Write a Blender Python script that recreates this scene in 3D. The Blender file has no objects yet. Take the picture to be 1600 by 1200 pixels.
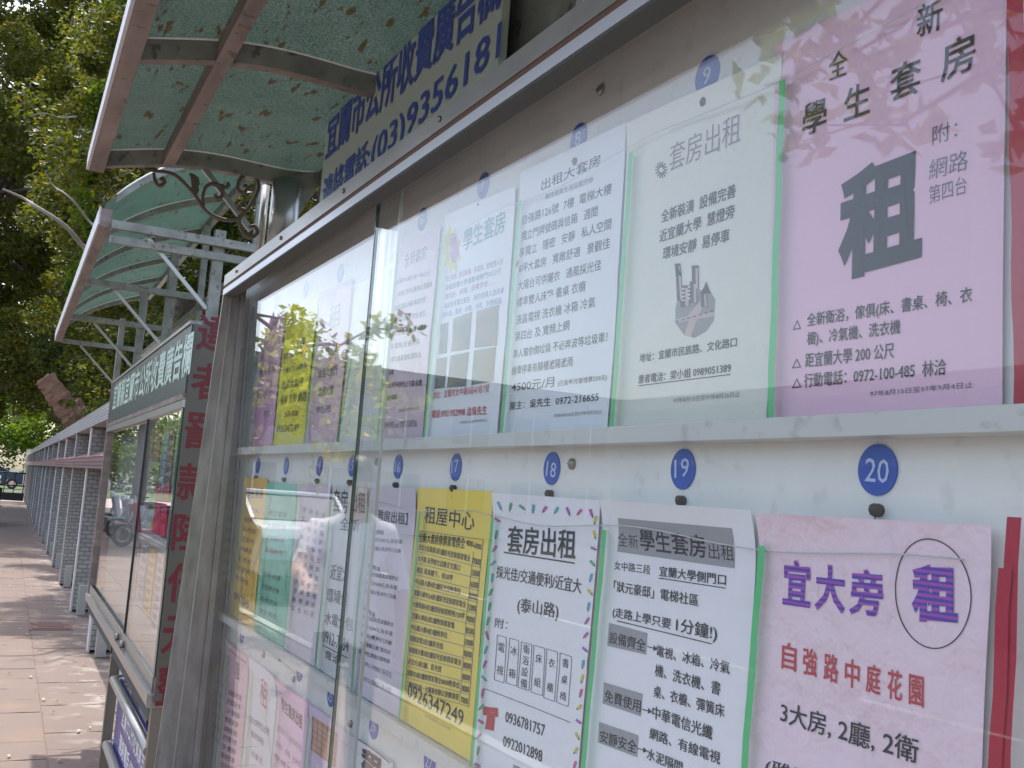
import bpy, bmesh, math, random
import numpy as np
from mathutils import Vector, Matrix, noise
PI = math.pi
random.seed(7); rng = np.random.default_rng(11)
S = bpy.context.scene; COL = S.collection

# ------------------------------------------------------------------ camera
FPX, EYE = 1555.0, 1.5
def cam_axes():
    Y = np.array([13-800., -(725-600.), -FPX]); Y /= np.linalg.norm(Y)      # the street's vanishing direction
    Z = np.cross(np.array([1, -.07, 0.]), Y); Z /= np.linalg.norm(Z)
    if Z[1] < 0: Z = -Z
    return np.array([np.cross(Y, Z), Y, Z])
R = cam_axes()
cd = bpy.data.cameras.new('camera'); cam = bpy.data.objects.new('camera', cd); COL.objects.link(cam)
cd.sensor_width = 36; cd.lens = FPX/1600*36; cd.clip_start = .02; cd.clip_end = 2000
m = Matrix.Identity(4)
for i in range(3):
    for j in range(3): m[i][j] = R[i][j]
m[2][3] = EYE; cam.matrix_world = m; S.camera = cam

# ------------------------------------------------------------------ sky, sun, exposure
SUN = Vector((-.04, .45, .92)).normalized()
w = bpy.data.worlds.new('World'); S.world = w; w.use_nodes = True
nt = w.node_tree; sky = nt.nodes.new('ShaderNodeTexSky'); sky.sky_type = 'NISHITA'; sky.sun_disc = False
sky.sun_elevation = math.asin(SUN.z); sky.sun_rotation = math.atan2(SUN.x, SUN.y)
sky.air_density = 1.0; sky.dust_density = 3.0; sky.ozone_density = 1.2
hs_ = nt.nodes.new('ShaderNodeHueSaturation'); hs_.inputs['Saturation'].default_value = .8      # hazy summer sky
nt.links.new(sky.outputs[0], hs_.inputs['Color']); nt.links.new(hs_.outputs[0], nt.nodes['Background'].inputs[0]); nt.nodes['Background'].inputs[1].default_value = .15
ld = bpy.data.lights.new('sun', 'SUN'); ld.energy = 2.0; ld.angle = math.radians(.6); ld.color = (1, .95, .87)
sun = bpy.data.objects.new('sun', ld); COL.objects.link(sun); sun.rotation_euler = SUN.to_track_quat('Z', 'Y').to_euler()
S.view_settings.view_transform = 'Standard'; S.view_settings.look = 'None'
S.view_settings.gamma = 1; S.view_settings.use_curve_mapping = False; S.view_settings.exposure = 1.5
S.cycles.max_bounces = 10; S.cycles.transparent_max_bounces = 24; S.cycles.glossy_bounces = 5; S.cycles.transmission_bounces = 6

# ------------------------------------------------------------------ frames: the street (yaw 0) and the near notice case, which stands 1.2 degrees off it
CYAW = math.radians(1.2163)
class Fr:
    def __init__(s, yaw): s.yaw = yaw; s.c, s.s = math.cos(yaw), math.sin(yaw)
    def toW(s, p): return Vector((p[0]*s.c-p[1]*s.s, p[0]*s.s+p[1]*s.c, p[2]))
    def ray(s, u, v):
        d = R @ np.array([u-800., -(v-600.), -FPX])
        return np.array([d[0]*s.c+d[1]*s.s, -d[0]*s.s+d[1]*s.c, d[2]])
    def on(s, ax, val, u, v):          # the point of the plane (axis = value) that the photograph shows at pixel u, v
        d = s.ray(u, v); o = np.array([0, 0, EYE]); return o + d*((val-o[ax])/d[ax])
ST, CS = Fr(0), Fr(CYAW)

# ------------------------------------------------------------------ materials
def mat(name, col, rough=.6, metal=0, noise=0, nscale=8, ncol=None, bump=0, bscale=40, spec=.5, extra=None):
    M = bpy.data.materials.new(name); M.use_nodes = True; n = M.node_tree; b = n.nodes['Principled BSDF']; L = n.links.new
    b.inputs['Roughness'].default_value = rough; b.inputs['Metallic'].default_value = metal
    b.inputs['Specular IOR Level'].default_value = spec
    c = (*col, 1); b.inputs['Base Color'].default_value = c
    tc = n.nodes.new('ShaderNodeTexCoord')
    if noise:
        t = n.nodes.new('ShaderNodeTexNoise'); t.inputs['Scale'].default_value = nscale; t.inputs['Detail'].default_value = 7
        t.inputs['Roughness'].default_value = .65
        L(tc.outputs['Object'], t.inputs['Vector'])
        r = n.nodes.new('ShaderNodeValToRGB'); r.color_ramp.elements[0].position = .35; r.color_ramp.elements[1].position = .68
        r.color_ramp.elements[0].color = c; r.color_ramp.elements[1].color = (*(ncol or [x*.6 for x in col]), 1)
        mx = n.nodes.new('ShaderNodeMix'); mx.data_type = 'RGBA'; mx.inputs[0].default_value = noise
        mx.inputs[6].default_value = c; L(r.outputs[0], mx.inputs[7]); L(mx.outputs[2], b.inputs['Base Color'])
    if bump:
        t2 = n.nodes.new('ShaderNodeTexNoise'); t2.inputs['Scale'].default_value = bscale; t2.inputs['Detail'].default_value = 5
        L(tc.outputs['Object'], t2.inputs['Vector'])
        bp = n.nodes.new('ShaderNodeBump'); bp.inputs['Strength'].default_value = bump; bp.inputs['Distance'].default_value = .01 if name != 'paper' else (.035 if bump > .5 else .03)
        L(t2.outputs[0], bp.inputs['Height']); L(bp.outputs[0], b.inputs['Normal'])
    return M
def glassmat(name, tint, ior=1.5, rough=0.0, bump=0, bscale=300, haze=0, hazecol=(.8, .8, .8)):
    M = bpy.data.materials.new(name); M.use_nodes = True; n = M.node_tree; L = n.links.new
    for x in list(n.nodes): n.nodes.remove(x)
    o = n.nodes.new('ShaderNodeOutputMaterial'); tr = n.nodes.new('ShaderNodeBsdfTransparent'); gl = n.nodes.new('ShaderNodeBsdfGlossy')
    fr = n.nodes.new('ShaderNodeFresnel'); fr.inputs['IOR'].default_value = ior; mx = n.nodes.new('ShaderNodeMixShader')
    tr.inputs[0].default_value = (*tint, 1); gl.inputs['Roughness'].default_value = rough; gl.inputs[0].default_value = (1, 1, 1, 1)
    gn = n.nodes.new('ShaderNodeNewGeometry'); im = n.nodes.new('ShaderNodeMapRange')       # both faces of a thin pane reflect alike
    im.inputs[3].default_value = ior; im.inputs[4].default_value = 1/ior; L(gn.outputs['Backfacing'], im.inputs[0]); L(im.outputs[0], fr.inputs['IOR'])
    L(fr.outputs[0], mx.inputs[0])
    src = tr.outputs[0]
    if haze:                                         # dust and scratches on the pane
        df = n.nodes.new('ShaderNodeBsdfDiffuse'); df.inputs[0].default_value = (*hazecol, 1)
        m2 = n.nodes.new('ShaderNodeMixShader'); tc = n.nodes.new('ShaderNodeTexCoord'); t = n.nodes.new('ShaderNodeTexNoise')
        t.inputs['Scale'].default_value = 3; t.inputs['Detail'].default_value = 8; L(tc.outputs['Object'], t.inputs['Vector'])
        mr = n.nodes.new('ShaderNodeMapRange'); mr.inputs[1].default_value = .35; mr.inputs[2].default_value = .75
        mr.inputs[3].default_value = haze*.4; mr.inputs[4].default_value = haze; L(t.outputs[0], mr.inputs[0])
        L(mr.outputs[0], m2.inputs[0]); L(tr.outputs[0], m2.inputs[1]); L(df.outputs[0], m2.inputs[2]); src = m2.outputs[0]
    L(src, mx.inputs[1]); L(gl.outputs[0], mx.inputs[2]); L(mx.outputs[0], o.inputs[0])
    if bump:
        t2 = n.nodes.new('ShaderNodeTexNoise'); t2.inputs['Scale'].default_value = bscale; t2.inputs['Detail'].default_value = 2
        tc = n.nodes.new('ShaderNodeTexCoord'); L(tc.outputs['Object'], t2.inputs['Vector'])
        bp = n.nodes.new('ShaderNodeBump'); bp.inputs['Strength'].default_value = bump; bp.inputs['Distance'].default_value = .01
        L(t2.outputs[0], bp.inputs['Height']); L(bp.outputs[0], gl.inputs['Normal']); L(bp.outputs[0], fr.inputs['Normal'])
    return M
def leafmat(name, c1, c2, trans=.45):
    M = bpy.data.materials.new(name); M.use_nodes = True; n = M.node_tree; L = n.links.new
    for x in list(n.nodes): n.nodes.remove(x)
    o = n.nodes.new('ShaderNodeOutputMaterial'); g = n.nodes.new('ShaderNodeNewGeometry')
    r = n.nodes.new('ShaderNodeValToRGB'); e = r.color_ramp.elements
    e[0].color = (*c1, 1); e[1].color = (*c2, 1); x = e.new(.93); x.color = (*c2, 1); e[2].position = 1 if len(e) > 2 else 1
    e[-1].color = (c2[0]*2.1, c2[1]*1.25, c2[2]*.8, 1)
    L(g.outputs['Random Per Island'], r.inputs[0])
    d = n.nodes.new('ShaderNodeBsdfPrincipled'); d.inputs['Roughness'].default_value = .5; d.inputs['Specular IOR Level'].default_value = .35
    t = n.nodes.new('ShaderNodeBsdfTranslucent'); L(r.outputs[0], d.inputs['Base Color'])
    h = n.nodes.new('ShaderNodeHueSaturation'); h.inputs['Value'].default_value = 1.5; h.inputs['Saturation'].default_value = 1.1
    L(r.outputs[0], h.inputs['Color']); L(h.outputs[0], t.inputs[0])
    mx = n.nodes.new('ShaderNodeMixShader'); mx.inputs[0].default_value = trans
    L(d.outputs[0], mx.inputs[1]); L(t.outputs[0], mx.inputs[2]); L(mx.outputs[0], o.inputs[0]); return M
def canopymat(name, col, trans):
    M = bpy.data.materials.new(name); M.use_nodes = True; n = M.node_tree; L = n.links.new; b = n.nodes['Principled BSDF']
    o = n.nodes['Material Output']; b.inputs['Roughness'].default_value = .35
    tc = n.nodes.new('ShaderNodeTexCoord')
    t = n.nodes.new('ShaderNodeTexNoise'); t.inputs['Scale'].default_value = 5; t.inputs['Detail'].default_value = 9; t.inputs['Roughness'].default_value = .7
    L(tc.outputs['Object'], t.inputs['Vector'])
    f = n.nodes.new('ShaderNodeTexNoise'); f.inputs['Scale'].default_value = 300; f.inputs['Detail'].default_value = 1
    L(tc.outputs['Object'], f.inputs['Vector'])
    r = n.nodes.new('ShaderNodeValToRGB'); e = r.color_ramp.elements; e[0].position = .36; e[1].position = .62
    e[0].color = (col[0]*.72, col[1]*.8, col[2]*.78, 1); e[1].color = (*col, 1)
    L(t.outputs[0], r.inputs[0])
    # leaf litter and grime lying on the sheet, in short streaks
    mp = n.nodes.new('ShaderNodeMapping'); mp.inputs['Scale'].default_value = (60, 16, 16); mp.inputs['Rotation'].default_value = (0, 0, .5)
    L(tc.outputs['Object'], mp.inputs[0]); d = n.nodes.new('ShaderNodeTexNoise'); d.inputs['Scale'].default_value = 1; d.inputs['Detail'].default_value = 4
    L(mp.outputs[0], d.inputs['Vector']); mr = n.nodes.new('ShaderNodeMapRange'); mr.inputs[1].default_value = .60; mr.inputs[2].default_value = .65
    L(d.outputs[0], mr.inputs[0])
    sp = n.nodes.new('ShaderNodeMapRange'); sp.inputs[1].default_value = .35; sp.inputs[2].default_value = .65; sp.inputs[3].default_value = .62; sp.inputs[4].default_value = 1.4
    L(f.outputs[0], sp.inputs[0])
    vm = n.nodes.new('ShaderNodeVectorMath'); vm.operation = 'SCALE'; L(r.outputs[0], vm.inputs[0]); L(sp.outputs[0], vm.inputs['Scale'])
    mx = n.nodes.new('ShaderNodeMix'); mx.data_type = 'RGBA'; L(mr.outputs[0], mx.inputs[0]); L(vm.outputs[0], mx.inputs[6]); mx.inputs[7].default_value = (.035, .024, .010, 1)
    L(mx.outputs[2], b.inputs['Base Color']); tl = n.nodes.new('ShaderNodeBsdfTranslucent'); L(mx.outputs[2], tl.inputs[0])
    bp = n.nodes.new('ShaderNodeBump'); bp.inputs['Strength'].default_value = .8; bp.inputs['Distance'].default_value = .004
    L(f.outputs[0], bp.inputs['Height']); L(bp.outputs[0], b.inputs['Normal']); L(bp.outputs[0], tl.inputs['Normal'])
    ms = n.nodes.new('ShaderNodeMixShader'); ms.inputs[0].default_value = trans; L(b.outputs[0], ms.inputs[1]); L(tl.outputs[0], ms.inputs[2]); L(ms.outputs[0], o.inputs[0])
    return M
def brickmat(name, c1, c2, mortar, scale, w_=.5, h_=.25, msize=.02, axis='XZ', bump=.4, rough=.5):
    M = bpy.data.materials.new(name); M.use_nodes = True; n = M.node_tree; L = n.links.new; b = n.nodes['Principled BSDF']; b.inputs['Roughness'].default_value = rough
    tc = n.nodes.new('ShaderNodeTexCoord'); sx = n.nodes.new('ShaderNodeSeparateXYZ'); cx = n.nodes.new('ShaderNodeCombineXYZ')
    L(tc.outputs['Object'], sx.inputs[0])
    ad = n.nodes.new('ShaderNodeMath'); L(sx.outputs[0], ad.inputs[0]); L(sx.outputs[1], ad.inputs[1])
    L(ad.outputs[0], cx.inputs[0]); L(sx.outputs[2], cx.inputs[1])
    t = n.nodes.new('ShaderNodeTexBrick'); t.inputs['Scale'].default_value = scale; t.inputs['Brick Width'].default_value = w_; t.inputs['Row Height'].default_value = h_
    t.inputs['Mortar Size'].default_value = msize; t.inputs['Color1'].default_value = (*c1, 1); t.inputs['Color2'].default_value = (*c2, 1); t.inputs['Mortar'].default_value = (*mortar, 1)
    L(cx.outputs[0], t.inputs['Vector']); L(t.outputs['Color'], b.inputs['Base Color'])
    bp = n.nodes.new('ShaderNodeBump'); bp.inputs['Strength'].default_value = bump; bp.inputs['Distance'].default_value = .003; bp.invert = True
    L(t.outputs['Fac'], bp.inputs['Height']); L(bp.outputs[0], b.inputs['Normal']); return M

def streaky(M, scale=(60, 3, 60), depth=.35, spots=.75):
    n = M.node_tree; L = n.links.new; b = n.nodes['Principled BSDF']; l0 = b.inputs['Base Color'].links; src = l0[0].from_socket
    tc = n.nodes.new('ShaderNodeTexCoord'); mp = n.nodes.new('ShaderNodeMapping'); mp.inputs['Scale'].default_value = scale; L(tc.outputs['Object'], mp.inputs[0])
    t = n.nodes.new('ShaderNodeTexNoise'); t.inputs['Scale'].default_value = 1; t.inputs['Detail'].default_value = 8; L(mp.outputs[0], t.inputs['Vector'])
    mr = n.nodes.new('ShaderNodeMapRange'); mr.inputs[1].default_value = .3; mr.inputs[2].default_value = .7; mr.inputs[3].default_value = 1-depth; mr.inputs[4].default_value = 1+depth*.5; L(t.outputs[0], mr.inputs[0])
    vm = n.nodes.new('ShaderNodeVectorMath'); vm.operation = 'SCALE'; L(src, vm.inputs[0]); L(mr.outputs[0], vm.inputs['Scale'])
    s2_ = n.nodes.new('ShaderNodeTexNoise'); s2_.inputs['Scale'].default_value = 45; s2_.inputs['Detail'].default_value = 6; L(tc.outputs['Object'], s2_.inputs['Vector'])
    m2 = n.nodes.new('ShaderNodeMapRange'); m2.inputs[1].default_value = .60; m2.inputs[2].default_value = .68; m2.inputs[4].default_value = spots; L(s2_.outputs[0], m2.inputs[0])
    mx = n.nodes.new('ShaderNodeMix'); mx.data_type = 'RGBA'; L(m2.outputs[0], mx.inputs[0]); L(vm.outputs[0], mx.inputs[6]); mx.inputs[7].default_value = (.10, .075, .055, 1); L(mx.outputs[2], b.inputs['Base Color'])
    return M
M_board = mat('board_white', (.78, .78, .75), .5, noise=.25, nscale=3, ncol=(.70, .70, .66), spec=.3)
M_alu = mat('aluminium', (.32, .31, .285), .36, .5, noise=.5, nscale=5, ncol=(.25, .22, .185), bump=.03, bscale=120)
M_steel = mat('stainless', (.45, .45, .43), .36, .8, noise=.4, nscale=9, ncol=(.3, .28, .24))
M_leg = mat('leg_steel', (.20, .18, .15), .35, .5, noise=.5, nscale=8, ncol=(.12, .10, .08))
M_rust = mat('rusty_seal', (.19, .09, .06), .8, noise=.8, nscale=30, ncol=(.07, .045, .035))
M_rail = mat('ledge_white', (.60, .61, .58), .4, noise=.3, nscale=20, ncol=(.5, .5, .46))
streaky(M_alu, (50, 4, 14), .28, .12); streaky(M_board, (9, 9, 1.5), .07, .10); streaky(M_rail, (9, 3, 9), .1, .25)
M_green = mat('green_tape', (.10, .52, .20), .35)
M_red = mat('red_tape', (.42, .012, .04), .3)
M_blue = mat('badge_blue', (.015, .075, .42), .35)
M_bnum = mat('badge_numeral', (.45, .55, .78), .4)
M_screw = mat('screw_metal', (.32, .28, .24), .3, .9)
M_pin = mat('rusted_pin', (.07, .05, .03), .8)
M_glass = glassmat('glass_pane', (.985, .995, .99), 1.33, haze=.025, hazecol=(.5, .5, .5))
M_gedge = mat('glass_edge', (.025, .075, .06), .15)
M_film = glassmat('clear_film', (.99, .99, .99), 1.11, .06, bump=.9, bscale=7)
M_filmedge = mat('film_edge', (.55, .58, .55), .2)
M_print = mat('ink_black', (.025, .025, .03), .6)
M_faint = mat('ink_grey', (.26, .25, .27), .7)
M_pencil = mat('ink_pencil', (.14, .15, .19), .7)
M_redink = mat('ink_red', (.50, .05, .06), .6)
M_teal = mat('ink_teal', (.10, .33, .30), .6)
M_purp = mat('ink_purple', (.36, .20, .48), .6)
M_bluei = mat('ink_blue', (.17, .25, .50), .6)
M_violet = mat('ink_violet', (.17, .08, .45), .6)
M_signblue = mat('sign_blue', (.06, .10, .42), .5, noise=.3, nscale=30, ncol=(.06, .09, .30))
M_signbg = mat('sign_cream', (.58, .64, .58), .5, noise=.5, nscale=4, ncol=(.38, .40, .32), bump=.02)
M_greybox = mat('print_grey', (.33, .33, .35), .6)
def stripe_mat():
    M = mat('ink_striped', (.1, .1, .5), .6); n = M.node_tree; L = n.links.new
    tc = n.nodes.new('ShaderNodeTexCoord'); wv = n.nodes.new('ShaderNodeTexWave'); wv.bands_direction = 'Z'; wv.inputs['Scale'].default_value = 85
    wv.inputs['Distortion'].default_value = 0; r = n.nodes.new('ShaderNodeValToRGB'); r.color_ramp.elements[0].color = (.07, .05, .38, 1); r.color_ramp.elements[1].color = (.36, .07, .42, 1)
    r.color_ramp.elements[0].position = .4; r.color_ramp.elements[1].position = .6
    L(tc.outputs['Object'], wv.inputs[0]); L(wv.outputs[0], r.inputs[0]); L(r.outputs[0], n.nodes['Principled BSDF'].inputs['Base Color']); return M
M_stripe = stripe_mat()
_pm = {}
def paper(col, crumple=.15):
    k = (col, crumple)
    if k not in _pm: _pm[k] = mat('paper', col, .7, noise=.25, nscale=5, ncol=[c*.9 for c in col], bump=crumple, bscale=9, spec=.25)
    return _pm[k]
WHITE, COOL, CREAM, PINK, LILAC, YEL, ORG, GRN = (.82, .81, .85), (.78, .81, .86), (.76, .76, .68), (.70, .42, .60), (.66, .55, .68), (.84, .65, .12), (.84, .56, .14), (.33, .66, .48)
M_wallconc = mat('wall_concrete', (.46, .45, .42), .8, noise=.5, nscale=3, ncol=(.30, .29, .27), bump=.2)
M_white = mat('white_paint', (.70, .68, .66), .6, noise=.3, nscale=4, ncol=(.52, .48, .44))
M_tile = brickmat('pier_tiles', (.34, .335, .315), (.44, .43, .40), (.15, .145, .135), 1, .09, .045, .004)
M_beam = brickmat('beam_tiles', (.34, .34, .34), (.42, .40, .38), (.16, .16, .16), 1, .6, .03, .006)
M_awn = mat('awning_tile', (.26, .13, .125), .5, noise=.5, nscale=8, ncol=(.17, .09, .09))
M_dark = mat('dark_recess', (.08, .085, .08), .9)
M_teal_sheet = canopymat('canopy_sheet_hammered', (.055, .082, .068), .30)
M_teal2 = canopymat('canopy_sheet_green', (.05, .10, .08), .38)
M_edgewhite = mat('eave_white', (.62, .62, .66), .5, noise=.35, nscale=40, ncol=(.2, .12, .1))
M_rib = mat('rib_steel', (.29, .31, .275), .5, .1, noise=.6, nscale=14, ncol=(.24, .21, .18), bump=.08)
M_ribu = mat('rib_rusty', (.33, .26, .23), .6, .1, noise=.7, nscale=18, ncol=(.13, .085, .065))
streaky(M_rib, (20, 20, 20), .3); streaky(M_ribu, (25, 6, 25), .35)
M_iron = mat('scroll_iron', (.17, .14, .11), .7, .3, noise=.8, nscale=60, ncol=(.09, .06, .045), bump=.2)
M_bead = mat('sealant_bead', (.90, .94, .92), .15)  # near-white colour stands for light in the sheet gap; headlights share it
M_bark = mat('bark', (.17, .13, .10), .9, noise=.7, nscale=20, ncol=(.09, .07, .055), bump=.8, bscale=30)
M_barkl = mat('pale_bark', (.36, .32, .28), .9, noise=.6, nscale=14, ncol=(.2, .17, .14), bump=.6, bscale=30)
M_stump = mat('sawn_bark', (.34, .19, .13), .9, noise=.8, nscale=9, ncol=(.14, .08, .055), bump=1, bscale=16)
M_leaf1 = leafmat('leaf_mid', (.040, .052, .008), (.135, .145, .022))
M_leaf2 = leafmat('leaf_dark', (.022, .036, .007), (.075, .10, .014))
M_leaf3 = leafmat('leaf_bright', (.045, .09, .010), (.13, .19, .022), .55)
M_leafy = leafmat('leaf_yellow', (.16, .20, .03), (.34, .36, .07), .5)
M_asph = mat('asphalt', (.055, .055, .057), .9, noise=.5, nscale=6, ncol=(.08, .08, .08), bump=.3, bscale=90)
M_far = mat('far_paving', (.36, .29, .28), .9, noise=.4, nscale=2)
M_black = mat('black_paint', (.02, .02, .022), .4)
M_rubber = mat('rubber', (.02, .02, .02), .8)
M_chrome = mat('chrome', (.6, .6, .6), .12, 1)
M_manhole = mat('manhole_rust', (.24, .14, .12), .8, .2, noise=.7, nscale=20, ncol=(.13, .08, .07), bump=.3)
M_textred = mat('lettering_red', (.13, .005, .010), .4)
M_textgrn = mat('lettering_pale', (.60, .74, .62), .5)
M_signgrn = mat('sign_slate', (.04, .058, .058), .38, noise=.3, nscale=4, ncol=(.06, .065, .08), spec=.35)
M_bluesign = mat('sign_navy', (.06, .06, .24), .35)
M_wtext = mat('lettering_white', (.72, .72, .76), .5)

# ------------------------------------------------------------------ builders
def link(o, parent=None):
    COL.objects.link(o)
    if parent: o.parent = parent
    return o
def tag(o, label=None, cat=None, group=None, kind=None):
    if label: o['label'] = label
    if cat: o['category'] = cat
    if group: o['group'] = group
    if kind: o['kind'] = kind
    return o
class MB:
    """collects shapes; origin (frame coordinates) is taken off when built"""
    def __init__(s): s.v = []; s.f = []; s.mi = []; s.smooth = []
    def add(s, vs, fs, mi=0, sm=False):
        b = len(s.v); s.v += [tuple(map(float, v)) for v in vs]; s.f += [tuple(i+b for i in f) for f in fs]; s.mi += [mi]*len(fs); s.smooth += [sm]*len(fs); return s
    def box(s, x0, x1, y0, y1, z0, z1, mi=0):
        v = [(x, y, z) for x in (x0, x1) for y in (y0, y1) for z in (z0, z1)]
        return s.add(v, [(0, 1, 3, 2), (4, 6, 7, 5), (0, 4, 5, 1), (2, 3, 7, 6), (0, 2, 6, 4), (1, 5, 7, 3)], mi)
    def quad(s, a, b, c, d, mi=0): return s.add([a, b, c, d], [(0, 1, 2, 3)], mi)
    def prism(s, poly, ax, a0, a1, mi=0):      # poly in the two other axes
        n = len(poly)
        def P(p, a): q = list(p); q.insert(ax, a); return q
        return s.add([P(p, a0) for p in poly]+[P(p, a1) for p in poly],
                     [tuple(range(n))[::-1], tuple(range(n, 2*n))]+[(i, (i+1) % n, n+(i+1) % n, n+i) for i in range(n)], mi)
    def tube(s, pts, r, seg=8, mi=0, cap=True, sm=True):
        pts = [Vector(p) for p in pts]; n = len(pts); rs = r if isinstance(r, (list, tuple)) else [r]*n
        vs, fs = [], []; up = None
        for i, p in enumerate(pts):
            t = (pts[min(i+1, n-1)]-pts[max(i-1, 0)]).normalized()
            if up is None: up = Vector((0, 0, 1)) if abs(t.z) < .9 else Vector((1, 0, 0))
            a = t.cross(up).normalized(); b_ = a.cross(t).normalized(); up = b_
            for k in range(seg):
                an = 2*PI*k/seg; vs.append(p+(a*math.cos(an)+b_*math.sin(an))*rs[i])
        for i in range(n-1):
            for k in range(seg): fs.append((i*seg+k, i*seg+(k+1) % seg, (i+1)*seg+(k+1) % seg, (i+1)*seg+k))
        s.add(vs, fs, mi, sm)
        if cap:
            b = len(s.v)-len(vs); s.f += [tuple(b+k for k in range(seg))[::-1], tuple(b+(n-1)*seg+k for k in range(seg))]; s.mi += [mi, mi]; s.smooth += [False, False]
        return s
    def bar(s, a, b, w_, h_, mi=0):           # rectangular bar from a to b; h_ upright-ish
        a, b = Vector(a), Vector(b); t = (b-a).normalized(); up = Vector((0, 0, 1)) if abs(t.z) < .85 else Vector((0, 1, 0))
        x = t.cross(up).normalized()*w_/2; y = x.cross(t).normalized()*h_/2
        v = [p+i*x+j*y for p in (a, b) for i, j in ((-1, -1), (1, -1), (1, 1), (-1, 1))]
        return s.add(v, [(0, 1, 2, 3), (7, 6, 5, 4), (0, 4, 5, 1), (1, 5, 6, 2), (2, 6, 7, 3), (3, 7, 4, 0)], mi)
    def build(s, name, mats, parent=None, org=(0, 0, 0), bevel=0):
        me = bpy.data.meshes.new(name); o_ = np.array(org); me.from_pydata([tuple(np.array(v)-o_) for v in s.v], [], s.f)
        for m_ in (mats if isinstance(mats, (list, tuple)) else [mats]): me.materials.append(m_)
        me.polygons.foreach_set('material_index', s.mi); me.polygons.foreach_set('use_smooth', s.smooth)
        if bevel:
            bm = bmesh.new(); bm.from_mesh(me); bmesh.ops.bevel(bm, geom=[e for e in bm.edges if e.is_manifold and e.calc_face_angle(0) > .6], offset=bevel, segments=2, affect='EDGES', profile=.6); bm.to_mesh(me); bm.free()
        me.update(); return link(bpy.data.objects.new(name, me), parent)
def root(name, frame, org, label, cat, group=None):
    o = link(bpy.data.objects.new(name, None)); o.empty_display_size = .05
    o.location = frame.toW(org); o.rotation_euler.z = frame.yaw; return tag(o, label, cat, group)
def place(o, frame, org): o.location = frame.toW(org); o.rotation_euler.z = frame.yaw; return o

# lettering: meshes of glyph outlines laid on a plane
_fc = bpy.data.curves.new('glyphs', 'FONT'); _fo = link(bpy.data.objects.new('glyphs', _fc)); _fc.resolution_u = 2
_cache = {}
def glyphs(s, off=0):
    k = (s, off)
    if k not in _cache:
        thick = off > .003
        _fc.body = s; _fc.offset = 0 if thick else off; _fc.bevel_depth = off if thick else 0; _fc.bevel_resolution = 2 if off > .03 else 0; dg = bpy.context.evaluated_depsgraph_get()
        me = bpy.data.meshes.new_from_object(_fo.evaluated_get(dg))
        v = np.array([x.co[:] for x in me.vertices]) if len(me.vertices) else np.zeros((0, 3)); f = [tuple(p.vertices) for p in me.polygons]; bpy.data.meshes.remove(me)
        _cache[k] = (v, f)
    return _cache[k]
def text(mb, s, A, B, C, off=0, mi=0):
    """glyph box mapped onto parallelogram: A lower left, B lower right, C upper left"""
    v, f = glyphs(s, off)
    if not len(v): return
    lo, hi = v.min(0), v.max(0); q = (v-lo)/(hi-lo+1e-9); A, B, C = map(np.array, (A, B, C))
    n_ = np.cross(B-A, C-A); n_ /= np.linalg.norm(n_); k = 2.5e-4 if hi[2]-lo[2] > 1e-6 else 0
    mb.add([tuple(A+(B-A)*a+(C-A)*b+n_*k*c) for a, b, c in q], f, mi)

_ph = {}
def wave(a, b, amp, curl, seed):
    if seed not in _ph: _ph[seed] = np.random.default_rng(seed).uniform(0, 6, 4)
    ph = _ph[seed]
    return .0007*math.exp(-((b-.5)*40)**2)+amp*(math.sin(3*a+ph[0]+2*b)*.5+math.sin(5*b+ph[1])*.5+math.sin(9*a*b+ph[2])*.3+1.0)+curl*max(0, (.16-b)/.16)**2*(.6+.4*math.sin(3*a+ph[3]))
def sheetmesh(mb, TL, TR, BR, BL, nx=6, nz=9, amp=.002, xoff=0, seed=0, curl=0, mi=0, fold=None):
    """paper: a grid between four corners on the board, gently waved towards the street (-x); curl lifts the top edge"""
    TL, TR, BR, BL = map(np.array, (TL, TR, BR, BL)); vs = []
    for j in range(nz+1):
        for i in range(nx+1):
            a, b = i/nx, j/nz; p = (TL*(1-a)+TR*a)*(1-b)+(BL*(1-a)+BR*a)*b
            d = wave(a, b, amp, curl, seed)
            vs.append((p[0]+xoff-d, p[1], p[2]))
    fs = [(j*(nx+1)+i, (j+1)*(nx+1)+i, (j+1)*(nx+1)+i+1, j*(nx+1)+i+1) for j in range(nz) for i in range(nx)]
    mb.add(vs, fs, mi, True)

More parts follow.
